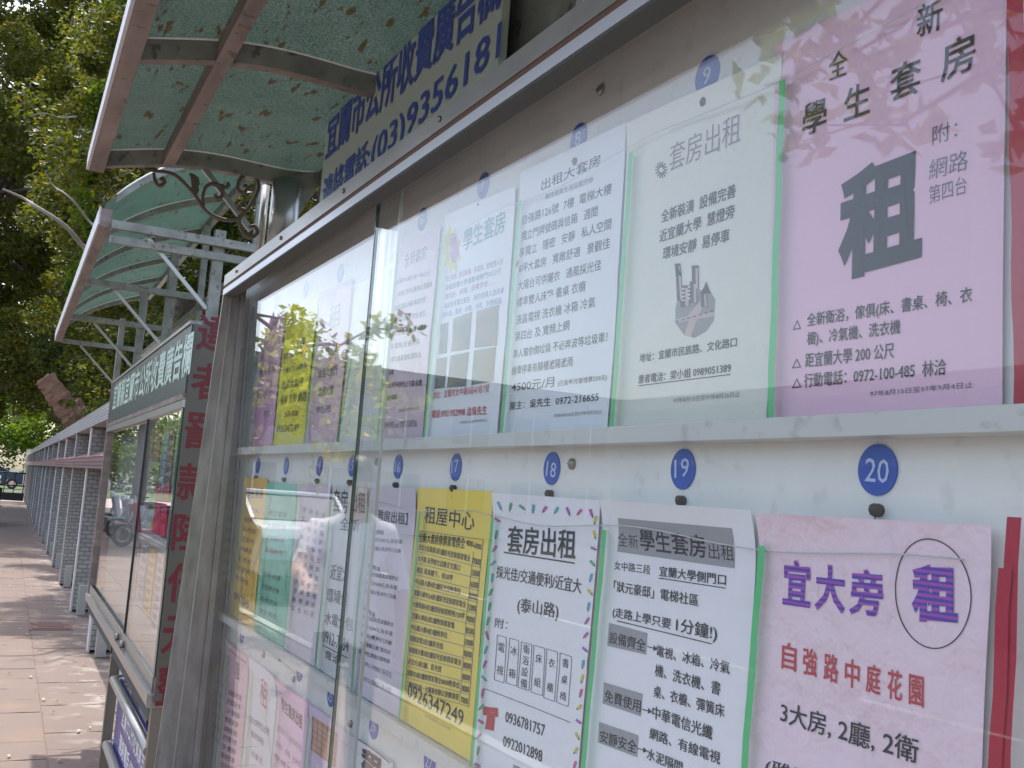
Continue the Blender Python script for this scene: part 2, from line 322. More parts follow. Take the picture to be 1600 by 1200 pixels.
# ================================================================== GROUND
g = MB(); g.quad((-300, -60, -.10), (300, -60, -.10), (300, 400, -.10), (-300, 400, -.10)); tag(g.build('ground', mat('earth', (.07, .07, .05), .95, noise=.5, nscale=.5)), kind='structure')
g = MB(); g.quad((-11, -50, -.096), (-2.2, -50, -.096), (-2.2, 46, -.096), (-11, 46, -.096)); tag(g.build('road', M_asph), kind='structure')
g = MB()
for k in range(28): g.box(-6.6, -6.5, -40+k*3, -38.4+k*3, -.092, -.091)
tag(g.build('road_marking', mat('road_paint', (.6, .6, .57), .8), None), kind='structure')
def pave_mat():
    M = mat('sidewalk_concrete', (.168, .126, .108), .9, noise=.55, nscale=2.6, ncol=(.215, .168, .146), bump=.3, bscale=70); n = M.node_tree; L = n.links.new
    b = n.nodes['Principled BSDF']; src = b.inputs['Base Color'].links[0].from_socket
    tc = n.nodes.new('ShaderNodeTexCoord'); gm = n.nodes.new('ShaderNodeNewGeometry'); t = n.nodes.new('ShaderNodeTexNoise'); t.inputs['Scale'].default_value = 2.2; t.inputs['Detail'].default_value = 8
    L(gm.outputs['Position'], t.inputs['Vector']); mr = n.nodes.new('ShaderNodeMapRange'); mr.inputs[1].default_value = .56; mr.inputs[2].default_value = .72; mr.inputs[4].default_value = .7
    L(t.outputs[0], mr.inputs[0]); mx = n.nodes.new('ShaderNodeMix'); mx.data_type = 'RGBA'; L(mr.outputs[0], mx.inputs[0]); L(src, mx.inputs[6]); mx.inputs[7].default_value = (.24, .16, .115, 1)
    # cement dust along the foot of the wall
    sx = n.nodes.new('ShaderNodeSeparateXYZ'); L(gm.outputs['Position'], sx.inputs[0]); m3 = n.nodes.new('ShaderNodeMapRange'); m3.inputs[1].default_value = .35; m3.inputs[2].default_value = .75; L(sx.outputs[0], m3.inputs[0])
    t3 = n.nodes.new('ShaderNodeTexNoise'); t3.inputs['Scale'].default_value = 5; t3.inputs['Detail'].default_value = 9; L(gm.outputs['Position'], t3.inputs['Vector'])
    m4 = n.nodes.new('ShaderNodeMapRange'); m4.inputs[1].default_value = .54; m4.inputs[2].default_value = .62; L(t3.outputs[0], m4.inputs[0]); mm = n.nodes.new('ShaderNodeMath'); mm.operation = 'MULTIPLY'; L(m3.outputs[0], mm.inputs[0]); L(m4.outputs[0], mm.inputs[1])
    m5 = n.nodes.new('ShaderNodeMix'); m5.data_type = 'RGBA'; L(mm.outputs[0], m5.inputs[0]); L(mx.outputs[2], m5.inputs[6]); m5.inputs[7].default_value = (.31, .27, .245, 1); mx = m5
    # slab to slab differences
    wn = n.nodes.new('ShaderNodeObjectInfo'); m2 = n.nodes.new('ShaderNodeMapRange'); m2.inputs[3].default_value = .95; m2.inputs[4].default_value = 1.04; L(wn.outputs['Random'], m2.inputs[0])
    vm = n.nodes.new('ShaderNodeVectorMath'); vm.operation = 'SCALE'; L(mx.outputs[2], vm.inputs[0]); L(m2.outputs[0], vm.inputs['Scale']); L(vm.outputs[0], b.inputs['Base Color']); return M
M_pave = pave_mat()
def zigzag(x0, x1, y0, y1):
    pass
sw = MB(); sw.box(-2.1, 1.3, -12, 46, -.12, -.006); sw = tag(sw.build('sidewalk', M_pave), kind='structure')
# slabs near enough to be told apart, joints recessed 6 mm; the joint along x = .35 is straight
PW, PL = .42, .365
pm = {}
def slab_mesh(seed, w_, l_):
    r = random.Random(seed); z = r.uniform(-.0015, .0015); b = MB(); e = .0022
    # one long side slightly crooked like the worn interlocking pattern
    k = r.choice((-1, 1))*r.uniform(.003, .009)
    b.prism([(e, e), (w_*.25, e+k), (w_*.5, e-k), (w_*.75, e+k), (w_-e, e), (w_-e, l_-e), (w_*.75, l_-e+k), (w_*.5, l_-e-k), (w_*.25, l_-e+k), (e, l_-e)], 2, -.006, z)
    me = bpy.data.meshes.new('paver'); me.from_pydata(b.v, [], b.f); me.materials.append(M_pave); return me
pms = [slab_mesh(i, PW, PL) for i in range(6)]; npv = 0
for j in range(40):
    for i in range(-3, 1):
        y = 4.9+j*PL; x = .35+i*PW+(0 if i < 0 else .004)
        if npv >= 296: break
        o = link(bpy.data.objects.new('paver', random.choice(pms)), sw); o.location = (x, y+((i % 2)*PL/2), 0); npv += 1
kb = MB()
for k in range(60): kb.box(-2.2, -2.1, -12+k*.97, -11.04+k*.97, -.12, .012)
tag(kb.build('kerb', M_wallconc), kind='structure')
g = MB(); g.quad((-40, 46.5, -.08), (40, 46.5, -.08), (40, 62, -.08), (-40, 62, -.08)); tag(g.build('cross_street', M_far), kind='structure')
g = MB(); g.quad((-300, 62.5, -.07), (300, 62.5, -.07), (300, 120, -.07), (-300, 120, -.07)); tag(g.build('far_verge', mat('verge', (.06, .09, .03), .95, noise=.5, nscale=.6)), kind='structure')
# access cover
rt = root('access_cover', ST, (.53, 10.55, 0), 'rusty red rectangular access cover set in the sidewalk', 'manhole cover')
b = MB(); b.box(-.19, .19, -.27, .27, -.004, .006); b.build('frame', M_manhole, rt)
for s_ in (-1, 1):
    b = MB(); b.box(-.165, .165, s_*.125-.105, s_*.125+.105, .0065, .013); b.build('lid', M_manhole, rt)
    b = MB(); b.box(-.11, .11, s_*.125-.012, s_*.125+.012, .0135, .017); b.build('handle_slot', M_dark, rt)
# dry leaves and grit
b = MB()
for k in range(150):
    x, y = rng.uniform(-.4, .75), rng.uniform(5, 16); s_ = rng.uniform(.012, .03); a = rng.uniform(0, 6); c_, n_ = math.cos(a)*s_, math.sin(a)*s_
    b.add([(x-c_, y-n_, .012), (x+n_*.4, y-c_*.4, .015), (x+c_, y+n_, .014), (x-n_*.4, y+c_*.4, .018)], [(0, 1, 2, 3)])
tag(b.build('dry_leaf_litter', mat('dry_leaf', (.45, .36, .2), .8)), 'small dry leaves scattered over the sidewalk slabs', 'leaves', kind='stuff')

# ================================================================== NOTICE CASE 1 (case frame)
XB, XG = .530, .475            # board face, glass
C1 = (XB, 1.45, 1.4)           # root
case = root('notice_case', CS, C1, 'aluminium and glass notice case full of rental posters, nearest', 'notice case')
b = MB(); b.box(XB, XB+.02, .28, 2.549, .80, 1.998); b.build('back_board', M_board, case, C1)
b = MB(); b.box(XB+.0202, XB+.05, .27, 2.549, .78, 1.998); b.build('cabinet_back', M_alu, case, C1)
# top member: lower lip, rusty seam, upper band, top plate
b = MB(); b.box(.437, .462, .2, 2.276, 1.912, 1.9255); b.build('top_lip', mat('lip_metal', (.55, .56, .60), .35, .4, noise=.3, nscale=12, ncol=(.4, .38, .36)), case, C1)
b = MB(); b.box(.4375, .4615, .2, 2.262, 1.9085, 1.9118); b.build('gasket', M_dark, case, C1)
b = MB(); b.box(.4385, .4618, .2, 2.274, 1.9257, 1.933); b.build('rusty_seam', M_rust, case, C1)
b = MB(); b.box(.437, .462, .2, 2.276, 1.9332, 1.958); b.build('top_band', M_alu, case, C1)
b = MB(); b.box(.5005, .60, .2, 2.54, 2.0, 2.022); b.prism([(.4622, 1.954), (.4622, 1.9575), (.50, 2.021), (.50, 2.016)], 1, .2, 2.35); b.build('top_plate', M_alu, case, C1)  # sloped strip added to keep sky light from leaking into the case
b = MB(); b.box(.4622, .4636, .2, 2.262, 1.936, 1.953); b.box(.4715, .4735, .2, 2.262, 1.958, 1.966); b.box(.4825, .484, .2, 2.262, 1.965, 1.985); b.build('glass_track', M_dark, case, C1)
# end jamb: a plate standing out towards the street, wider at its foot
b = MB(); b.prism([(.474, 1.96), (.4625, 1.953), (.4625, 1.9115), (.4375, 1.9115), (.394, .80), (.474, .80)], 1, 2.27, 2.275); b.build('end_jamb', M_alu, case, C1)
b = MB(); b.prism([(.456, 1.911), (.4535, 1.911), (.431, .80), (.4345, .80)], 1, 2.266, 2.2698); b.build('jamb_ridge', M_steel, case, C1)
b = MB(); b.box(.4742, .486, 2.262, 2.276, .84, 1.96); b.build('glass_channel', M_alu, case, C1)
b = MB(); b.prism([(.4765, 2.277), (.5295, 2.5495), (.60, 2.5495), (.60, 2.56), (.503, 2.56), (.444, 2.277)], 2, .80, 1.96); b.build('end_panel', M_alu, case, C1)
b = MB(); b.box(.388, .53, .2, 2.276, .775, .7995); b.build('bottom_sill', M_alu, case, C1)
b = MB(); b.box(.455, .462, .2, 2.262, .80, .835); b.box(.486, .489, .2, 2.262, .80, .835); b.build('sill_track', M_steel, case, C1)
# ledges that the posters stand on
ZL = [1.569, 1.202, .838]
for z in ZL:
    b = MB(); b.box(.508, .5298, .28, 2.42, z-.012, z-.002); b.box(.505, .508, .28, 2.42, z-.012, z+.0035); b.build('ledge', M_rail, case, C1, bevel=.0008)
for k in range(6):
    y = .35+k*.36; b = MB(); b.tube([(.4368, y, 1.946), (.4345, y, 1.946), (.4335, y, 1.946)], [.0042, .0038, .0015], 8); b.build('rivet', M_screw, case, C1)
# panes
b = MB(); b.box(.4765, .4805, 1.29, 2.264, .81, 1.985); b.build('glass_pane', M_glass, case, C1)
b = MB(); b.box(.4655, .4695, .18, 1.352, .81, 1.957); b.build('glass_pane', M_glass, case, C1)
b = MB(); b.box(.4650, .4700, 1.3522, 1.3545, .81, 1.957); b.build('pane_edge', M_gedge, case, C1)
b = MB(); b.box(.4763, .4807, 1.287, 1.2898, .81, 1.985); b.build('pane_edge', M_filmedge, case, C1)
# numbered badges, pins, screws
def b1(u, v, x=XB): return CS.on(0, x, u, v)
badges = {9: (1105, 117), 8: (904, 217), 7: (755, 290), 6: (660, 343), 4: (532, 427), 3: (478, 452), 2: (432, 473), 1: (395, 490),
          20: (1371, 734), 19: (1067, 733), 18: (862, 732), 17: (712, 730), 16: (622, 729), 15: (550, 728), 14: (499, 728), 13: (447, 728), 12: (403, 727), 11: (372, 727),
          21: (349, 970), 22: (378, 992), 23: (438, 1019), 24: (468, 1049), 25: (517, 1087), 26: (584, 1135), 27: (671, 1190)}
for n_, (u, v) in badges.items():
    p = b1(u, v, XB-.001); r_ = .0165; b = MB()
    vs = [(p[0], p[1]+math.cos(t)*r_, p[2]+math.sin(t)*r_*1.05) for t in np.linspace(0, 2*PI, 29)[:-1]]
    b.prism([(q[1], q[2]) for q in vs], 0, XB-.0015, XB-.0002); bo = b.build('number_badge', M_blue, case, C1)
    b = MB(); s_ = str(n_); hw = .0045*len(s_)+.001; tl_ = .0022*math.sin(n_*2.7)
    text(b, s_, (XB-.0018, p[1]+hw, p[2]-.008), (XB-.0018, p[1]-hw, p[2]-.008+tl_), (XB-.0018, p[1]+hw+tl_*.6, p[2]+.008), .004)
    b.build('numeral', M_bnum, bo, C1)
    q = CS.on(0, XB, u+4, v+50*(abs(u)+200)/1571) if 11 <= n_ <= 20 else None
    if not 7 <= n_ <= 20: continue
    b = MB()
    zz = p[2]-.027; b.tube([(XB-.0002, p[1]-.002, zz), (XB-.006, p[1]-.002, zz), (XB-.0075, p[1]-.002, zz-.001)], [.0045, .0045, .002], 8)
    b.tube([(XB-.004, p[1]-.002, zz), (XB-.004, p[1]-.0015, zz-.013)], .0006, 4)
    b.build('pin', M_pin, case, C1)
for u, v in [(895, 725), (590, 722), (413, 1024), (460, 1061), (549, 1131), (940, 141), (345, 727)]:
    p = b1(u, v); b = MB(); b.tube([(XB-.0002, p[1], p[2]), (XB-.003, p[1], p[2]), (XB-.005, p[1], p[2])], [.006, .0055, .002], 10)
    b.box(XB-.0054, XB-.0049, p[1]-.004, p[1]+.004, p[2]-.0006, p[2]+.0006); b.build('screw', M_screw, case, C1)
# clear pockets in front of the posters, with their top edges
PT = [float(b1(986, 237, .522)[2]), float(b1(1190, 853, .522)[2]), float(b1(434, 1082, .522)[2])]
for z1, z0 in zip(PT, ZL):
    b = MB(); vs = []; fs = []; NY, NZ = 150, 22
    for j in range(NZ+1):
        for i in range(NY+1):
            y = .40+i*2.08/NY; z = z0+.001+(z1-z0)*j/NZ
            cr = max(0, min(1, (y-1.05)/.5))*min(1, j/3)*min(1, (NZ-j)/2)*(0 if z0 > 1.5 else 1)
            rd_ = sum((.5**o_)*(1-abs(noise.noise(Vector((y*5*2**o_+z*3*2**o_, z*7*2**o_-y*2*2**o_, z0*9+o_*7)))*2.2))**3 for o_ in range(3))
            vs.append((.5195+.0010*math.sin(y*23+z*9)*(1-cr)+.0006*math.sin(y*61+2*z)*(1-cr)-.0075*cr*rd_, y, z+(.004*math.sin(y*19) if j == NZ else 0)))
    for j in range(NZ):
        for i in range(NY): a = j*(NY+1)+i; fs.append((a, a+1, a+NY+2, a+NY+1))
    b.add(vs, fs, 0, True); b.build('clear_pocket', M_film, case, C1)
    b = MB(); b.tube([(vs[NZ*(NY+1)+i][0]-.0004, vs[NZ*(NY+1)+i][1], vs[NZ*(NY+1)+i][2]) for i in range(NY+1)], .00055, 4); b.build('pocket_hem', M_filmedge, case, C1)
def strip(pts, wd, x, M, zb=None):
    P = [b1(u, v, x) for u, v in pts]
    if zb is not None:
        d = (P[-1]-P[0])/(P[-1][2]-P[0][2]); P.append(P[0]+d*(zb-P[0][2]))
        P = [P[0], P[-1]] if len(P) == 3 else P[:-2]+[P[-1]]
    b = MB(); N = 12; A = []
    for k in range(N+1):
        t = k/N*(len(P)-1); i = min(int(t), len(P)-2); A.append(P[i]*(1-t+i)+P[i+1]*(t-i))
    for k in range(N):
        p, q = A[k], A[k+1]; j0, j1 = .0006*math.sin(k*1.7+p[1]*50), .0006*math.sin((k+1)*1.7+p[1]*50)
        b.add([(x, p[1]+wd/2+j0, p[2]), (x, p[1]-wd/2+j0, p[2]), (x, q[1]-wd/2+j1, q[2]), (x, q[1]+wd/2+j1, q[2])], [(0, 1, 2, 3)])
    return b.build('divider_strip', M, case, C1)
GW = .0072
for pts, zb in [([(1222, 124), (1203, 659)], ZL[0]), ([(986, 237), (956, 667)], ZL[0]), ([(812, 313), (783, 684)], ZL[0]), ([(693, 360), (662, 690)], ZL[0]), ([(612, 420), (589, 694)], ZL[0]),
                ([(549, 560), (528, 696)], ZL[0]), ([(500, 480), (474, 701)], ZL[0]), ([(410, 520), (387, 700)], ZL[0]),
                ([(1190, 853), (1163, 1200)], ZL[1]), ([(945, 828), (911, 1196)], ZL[1]), ([(770, 809), (737, 1192)], ZL[1]), ([(656, 800), (624, 1117)], ZL[1]), ([(574, 790), (550, 1072)], ZL[1]),
                ([(517, 783), (494, 1034)], ZL[1]), ([(465, 775), (444, 1004)], ZL[1]), ([(417, 770), (397, 977)], ZL[1]), ([(380, 765), (360, 954)], ZL[1]),
                ([(434, 1082), (423, 1200)], ZL[2]), ([(483, 1121), (475, 1200)], ZL[2]), ([(390, 1048), (377, 1200)], ZL[2]), ([(355, 1019), (340, 1200)], ZL[2])]:
    strip(pts, GW, .5185, M_green, zb)
for pts, zb, w_ in [([(1586, -40), (1598, 640)], ZL[0], .011), ([(1584, 808), (1568, 1200)], ZL[1], .009), ([(1570, 888), (1555, 1200)], ZL[1], .0085),
                    ([(370, 520), (362, 700)], ZL[0], .008), ([(352, 770), (342, 945)], ZL[1], .008), ([(337, 990), (318, 1190)], ZL[2], .008)]:
    strip(pts, w_, .5175 if w_ != .0085 else .5165, M_red, zb)

# ------------------------------------------------------------------ posters of case 1
XP = .5275
posters = {}
def poster(key, L2, R2, zb, col, label, crumple=.15, curl=.006, amp=.0012, seed=0, top=None):
    a, b_ = b1(*L2[0], XP), b1(*L2[1], XP); c, d = b1(*R2[0], XP), b1(*R2[1], XP)
    BL = a+(b_-a)*((zb-a[2])/(b_[2]-a[2])); BR = c+(d-c)*((zb-c[2])/(d[2]-c[2]))
    org = tuple((BL+BR)/2)
    r_ = root('poster', CS, org, label, 'poster', 'rental posters in the near notice case')
    m_ = MB(); sheetmesh(m_, a, c, BR, BL, 14, 26, amp, 0, seed, curl); m_.build('paper_sheet', paper(col, crumple), r_, org)
    posters[key] = dict(root=r_, org=org, inks={}, q=(a, c, BR, BL), w=(amp, curl, seed)); return r_
XI = XP-.0005          # ink plane, just clear of the waves of the sheet
def ink(key, M): return posters[key]['inks'].setdefault(M.name, (MB(), M))[0]
def line(key, s, x0, y0, x1, y1, h, M=None, off=0):
    M = M or M_print; A, B = b1(x0, y0, XI), b1(x1, y1, XI); C = b1(x0+.07*h, y0-h, XI); C[1] = A[1]+(B[2]-A[2])*0
    text(ink(key, M), s, A, B, C, off)
def quadpx(key, pts, M, dx=0):
    if len(pts) == 4:
        p = [np.array(q, float) for q in pts]; nu = int(max(np.linalg.norm(p[1]-p[0]), np.linalg.norm(p[2]-p[3]))/8)+1; nv = int(max(np.linalg.norm(p[3]-p[0]), np.linalg.norm(p[2]-p[1]))/8)+1
        if nu*nv > 1:
            vs = [tuple(b1(*((p[0]*(1-i/nu)+p[1]*i/nu)*(1-j/nv)+(p[3]*(1-i/nu)+p[2]*i/nu)*j/nv), XI+dx)) for j in range(nv+1) for i in range(nu+1)]
            ink(key, M).add(vs, [(j*(nu+1)+i, j*(nu+1)+i+1, (j+1)*(nu+1)+i+1, (j+1)*(nu+1)+i) for j in range(nv) for i in range(nu)]); return
    ink(key, M).add([tuple(b1(u, v, XI+dx)) for u, v in pts], [(0, 1, 2, 3) if len(pts) == 4 else tuple(range(len(pts)))])
def stroke(key, x0, y0, x1, y1, wpx, M, dx=0):
    A, B = Vector((x0, y0)), Vector((x1, y1)); n_ = (B-A).normalized(); n_ = Vector((-n_.y, n_.x))*wpx/2
    quadpx(key, [tuple(A+n_), tuple(B+n_), tuple(B-n_), tuple(A-n_)], M, dx)

Z1, Z2, Z3 = ZL
poster(10, [(1213, 72), (1205, 659)], [(1577, -112), (1568, 652)], Z1, (.84, .56, .70), 'large pink-lilac poster with a giant black 租 in the upper row at the right end', .2, 0, seed=1)
poster(9, [(985, 195), (956, 667)], [(1225, 85), (1200, 661)], Z1, CREAM, 'cream poster with a small grey city drawing, left of the giant 租 poster', .3, .004, seed=2)
poster(8, [(817, 270), (786, 685)], [(982, 192), (950, 672)], Z1, COOL, 'bluish white poster of dense text lines starting 出租大套房', .12, .003, seed=3)
poster(7, [(699, 338), (664, 691)], [(809, 292), (778, 686)], Z1, COOL, 'white poster with yellow sunburst and six small room photographs', .12, .004, seed=4)
poster(6, [(615, 395), (589, 694)], [(690, 352), (660, 690)], Z1, (.68, .54, .62), 'pale pink text poster left of the sunburst poster, upper row', .12, .003, seed=5)
poster(4, [(503, 457), (477, 700)], [(553, 435), (527, 697)], Z1, (.64, .46, .58), 'dusky pink poster right of the yellow one, upper row', .12, .003, seed=6)
poster(3, [(450, 481), (426, 702)], [(500, 460), (474, 701)], Z1, (.74, .68, .05), 'yellow poster between two pink ones at the far end of the upper row', .12, .003, seed=7)
poster(2, [(411, 500), (387, 700)], [(447, 483), (425, 702)], Z1, (.66, .38, .60), 'magenta pink poster left of the upper yellow one', .12, .003, seed=8)
poster(1, [(384, 512), (362, 700)], [(408, 501), (386, 700)], Z1, (.36, .60, .66), 'blue-green poster at the far left end of the upper row', .12, .003, seed=9)
poster(20, [(1197, 803), (1170, 1190)], [(1560, 822), (1538, 1190)], Z2, (.84, .66, .74), 'crumpled pale pink poster with purple 宜大旁 and 租 in a ring', 1.0, .010, .0022, seed=10)
poster(19, [(951, 782), (922, 1100)], [(1187, 798), (1160, 1196)], Z2, WHITE, 'white poster with grey heading box 全新學生套房出租, middle row', .15, .014, seed=11)
poster(18, [(777, 770), (740, 1192)], [(941, 782), (906, 1196)], Z2, WHITE, 'white poster bordered with coloured crayons and a red telephone', .12, .006, seed=12)
poster(17, [(655, 762), (624, 1117)], [(773, 768), (735, 1190)], Z2, YEL, 'yellow price list poster headed 租屋中心, middle row', .12, .003, seed=13)
poster(16, [(580, 762), (550, 1072)], [(655, 763), (624, 1115)], Z2, (.66, .60, .68), 'pale lilac poster headed 雅房出租 left of the yellow price list', .12, .004, seed=14)
poster(15, [(522, 760), (494, 1036)], [(577, 762), (549, 1072)], Z2, (.62, .63, .64), 'grey-white poster handwritten in black marker, middle row', .12, .003, seed=15)
poster(14, [(468, 757), (444, 1004)], [(519, 758), (494, 1034)], Z2, (.66, .58, .64), 'pale pink poster of vertical text columns right of the green one', .12, .003, seed=16)
poster(13, [(419, 754), (397, 977)], [(467, 756), (444, 1004)], Z2, (.28, .60, .44), 'green poster between yellow and pale pink ones, middle row', .12, .003, seed=17)
poster(12, [(384, 746), (361, 954)], [(419, 748), (397, 977)], Z2, ORG, 'orange-yellow poster left of the green one, middle row', .12, .003, seed=18)
poster(11, [(356, 752), (343, 945)], [(383, 748), (360, 954)], Z2, (.52, .56, .54), 'grey poster with a brown vase picture at the far end of the middle row', .12, .003, seed=19)
poster(21, [(336, 980), (320, 1180)], [(359, 1000), (341, 1200)], Z3, (.62, .64, .68), 'white poster with a yellow spot at the far end of the bottom row', .12, .006, seed=20)
poster(22, [(360, 1000), (342, 1200)], [(391, 1026), (377, 1200)], Z3, (.72, .44, .56), 'folded pink poster second from the far end of the bottom row', .12, .012, seed=21)
poster(23, [(393, 1027), (378, 1200)], [(437, 1057), (423, 1200)], Z3, (.68, .68, .72), 'white poster with red outlined 租 in the bottom row', .12, .012, seed=22)
poster(24, [(438, 1060), (424, 1200)], [(487, 1097), (475, 1200)], Z3, (.76, .50, .66), 'bright pink poster headed 學生雅房出租 in the bottom row', .12, .012, seed=23)
poster(25, [(488, 1099), (476, 1200)], [(540, 1139), (536, 1200)], Z3, (.66, .54, .68), 'lilac poster with an orange grid table in the bottom row', .12, .006, seed=24)
poster(26, [(544, 1141), (537, 1200)], [(617, 1192), (612, 1230)], Z3, (.70, .69, .72), 'white poster with bold black 租 cut by the lower picture edge', .12, .006, seed=25)

L_ = line
# 10
L_(10, '全', 1296, 128, 1325, 117, 43, off=.006); L_(10, '新', 1434, 62, 1474, 46, 52, off=.01); L_(10, '學', 1255, 216, 1293, 203, 52, off=.012); L_(10, '生', 1320, 192, 1361, 177, 52, off=.012)
L_(10, '套', 1392, 163, 1441, 145, 58, off=.012); L_(10, '房', 1472, 132, 1526, 109, 62, off=.012); L_(10, '租', 1310, 443, 1442, 408, 172, off=.046)
L_(10, '附：', 1459, 228, 1498, 216, 30, M_pencil, -.006); L_(10, '網路', 1454, 283, 1515, 266, 32, M_pencil, -.006); L_(10, '第四台', 1454, 320, 1513, 303, 28, M_pencil, -.006)
L_(10, '全新衛浴，傢俱(床、書桌、椅、衣', 1262, 514, 1522, 476, 24, off=.006); L_(10, '櫥)、冷氣機、洗衣機', 1262, 543, 1408, 525, 24, off=.006)
L_(10, '距宜蘭大學 200 公尺', 1259, 575, 1398, 560, 23, off=.006); L_(10, '行動電話：0972-100-485  林洽', 1257, 606, 1481, 586, 22, off=.006)
for y_ in (516, 576, 607): L_(10, '△', 1238+(y_ == 516)*2, y_, 1253, y_-2, 15)
L_(10, '97年8月15日至97年9月4日止', 1360, 620, 1523, 606, 9, M_pencil)
# 9
L_(9, '套房出租', 1047, 270, 1157, 222, 44, M_faint, -.004)
for k in range(14):
    a = 2*PI*k/14; stroke(9, 1035+3.5*math.cos(a), 266+4.5*math.sin(a), 1035+9.5*math.cos(a), 266+13*math.sin(a), 1.6, M_print)
L_(9, '全新裝潢  設備完善', 1034, 349, 1150, 308, 20, off=.006); L_(9, '近宜蘭大學  慧燈旁', 1031, 380, 1148, 340, 20, off=.006); L_(9, '環境安靜  易停車', 1036, 407, 1140, 378, 20, off=.006)
L_(9, '地址：宜蘭市民族路、文化路口', 1000, 567, 1151, 542, 14, off=.008); L_(9, '意者電洽：梁小姐 0989051389', 998, 600, 1142, 582, 14, off=.008); stroke(9, 998, 603, 1142, 585, 1.3, M_print)
L_(9, '97年8月15日至97年8月26日止', 1053, 630, 1157, 620, 8, M_faint)
GR1, GR2 = mat('print_midgrey', (.09, .09, .09), .6), mat('print_lightgrey', (.55, .42, .40), .6)
BLOB = mat('print_hatch', (.27, .27, .26), .6)
quadpx(9, [(1062, 455), (1056, 482), (1056, 505), (1070, 524), (1086, 528), (1104, 518), (1116, 500), (1118, 468), (1110, 455), (1090, 452)], BLOB, .0003)
quadpx(9, [(1055, 500), (1075, 494), (1095, 470), (1102, 470), (1094, 490), (1116, 487), (1116, 494), (1090, 499), (1080, 526), (1070, 524), (1077, 501), (1055, 505)], GR2, .0001)
for x0, y0, x1, y1, w_ in [(1060, 412, 1063, 470, 9), (1087, 415, 1087, 452, 11), (1070, 446, 1071, 480, 15), (1084, 440, 1084, 474, 12), (1100, 456, 1101, 480, 10)]:
    stroke(9, x0, y0, x1, y1, w_, GR1); stroke(9, x0+w_*.22, y0+4, x1+w_*.22, y1-1, w_*.35, GR2, -.0002)
quadpx(9, [(1056, 430), (1060, 412), (1065, 431)], M_print, -.0003); quadpx(9, [(1096, 458), (1104, 440), (1110, 458)], M_print, -.0003)
for k in range(7): stroke(9, 1056+k*9, 503-k*2.6, 1061+k*9, 501.5-k*2.6, 1.4, M_print, -.0004)
for k in range(4):
    for j in range(2): stroke(9, 1066+j*9, 452+k*6-j*3, 1070+j*9, 451+k*6-j*3, 2.4, WH := M_wtext, -.0004)
# 8
for a in [('出租大套房', 848, 299, 940, 259, 17), ('尋找優質生活品質的你', 854, 313, 929, 285, 9), ('自強路126號  7樓  電梯大樓', 818, 352, 957, 303, 15), ('獨立門牌號碼與信箱   週間', 816, 378, 935, 338, 15),
          ('享獨立   隱密   安靜   私人空間', 813, 403, 956, 358, 15), ('8坪大套房   寬敞舒適   景觀佳', 812, 428, 954, 388, 15), ('大陽台可供曬衣   通風採光佳', 810, 455, 940, 422, 15),
          ('標準雙人床墊 書桌 衣櫥', 809, 481, 916, 455, 15), ('液晶電視 洗衣機 冰箱 冷氣', 807, 508, 930, 480, 15), ('第四台 及 寬頻上網', 805, 534, 890, 516, 15),
          ('專人幫你倒垃圾 不必奔波等垃圾車！', 802, 561, 948, 534, 14), ('機車停車有騎樓遮陽遮雨', 800, 587, 895, 572, 14), ('4500元/月', 800, 613, 866, 605, 15), ('(已含每月管理費250元)', 872, 605, 948, 595, 10),
          ('屋主：吳先生  0972-216655', 797, 641, 935, 627, 13)]: L_(8, *a, M_pencil if a[5] == 9 else None, .003)
L_(8, '97年8月20日至97年9月2日止', 866, 653, 941, 646, 6, M_faint); stroke(8, 811, 408, 807, 420, 2.2, M_redink)
# 7
YI = mat('ink_yellow', (.75, .68, .15), .6)
c0 = (706, 392)
quadpx(7, [(c0[0]+(17 if k % 2 else 10)*math.cos(k*PI/9), c0[1]-2+(42 if k % 2 else 26)*math.sin(k*PI/9)-(c0[0] and 0)) for k in range(18)], YI)
quadpx(7, [(c0[0]+4+7*math.cos(k*PI/7), c0[1]-4+24*math.sin(k*PI/7)) for k in range(14)], mat('ink_mauve', (.50, .26, .48), .6), -.0003)
L_(7, '學生套房', 724, 393, 790, 363, 33, M_teal, .012)
for a, M in [(('學生宿舍、歡迎來電、有電梯、套雅雙人房', 697, 441, 787, 413, 9), M_purp), (('距離宜蘭大學運動場側門50公尺', 697, 455, 784, 428, 9), M_bluei), (('第四台、網路、設備齊全……', 696, 469, 777, 443, 9), M_purp),
             (('每房皆有獨立衛生、美的傢俱人造床桌', 695, 483, 788, 458, 9), M_bluei), (('熱水器、電視、冰箱、冷氣、免費網路。', 693, 497, 786, 474, 9), M_bluei)]: L_(7, *a, M)
L_(7, '地址：宜蘭市女中路3段47巷7號', 679, 624, 765, 613, 12, M_redink); L_(7, '電話:0921952998 洽吳先生', 677, 654, 762, 648, 13, M_redink, .012); L_(7, '97年8月15日至97年9月2日止', 720, 663, 763, 659, 5, M_faint)
PH = [mat('photo_print', c, .4, noise=.9, nscale=s_, ncol=c2) for c, c2, s_ in [((.16, .22, .20), (.05, .08, .08), 60), ((.17, .16, .11), (.04, .04, .03), 50), ((.26, .18, .08), (.08, .055, .02), 45), ((.05, .06, .05), (.2, .22, .2), 50), ((.12, .15, .12), (.03, .04, .03), 40), ((.24, .21, .12), (.03, .04, .02), 55)]]
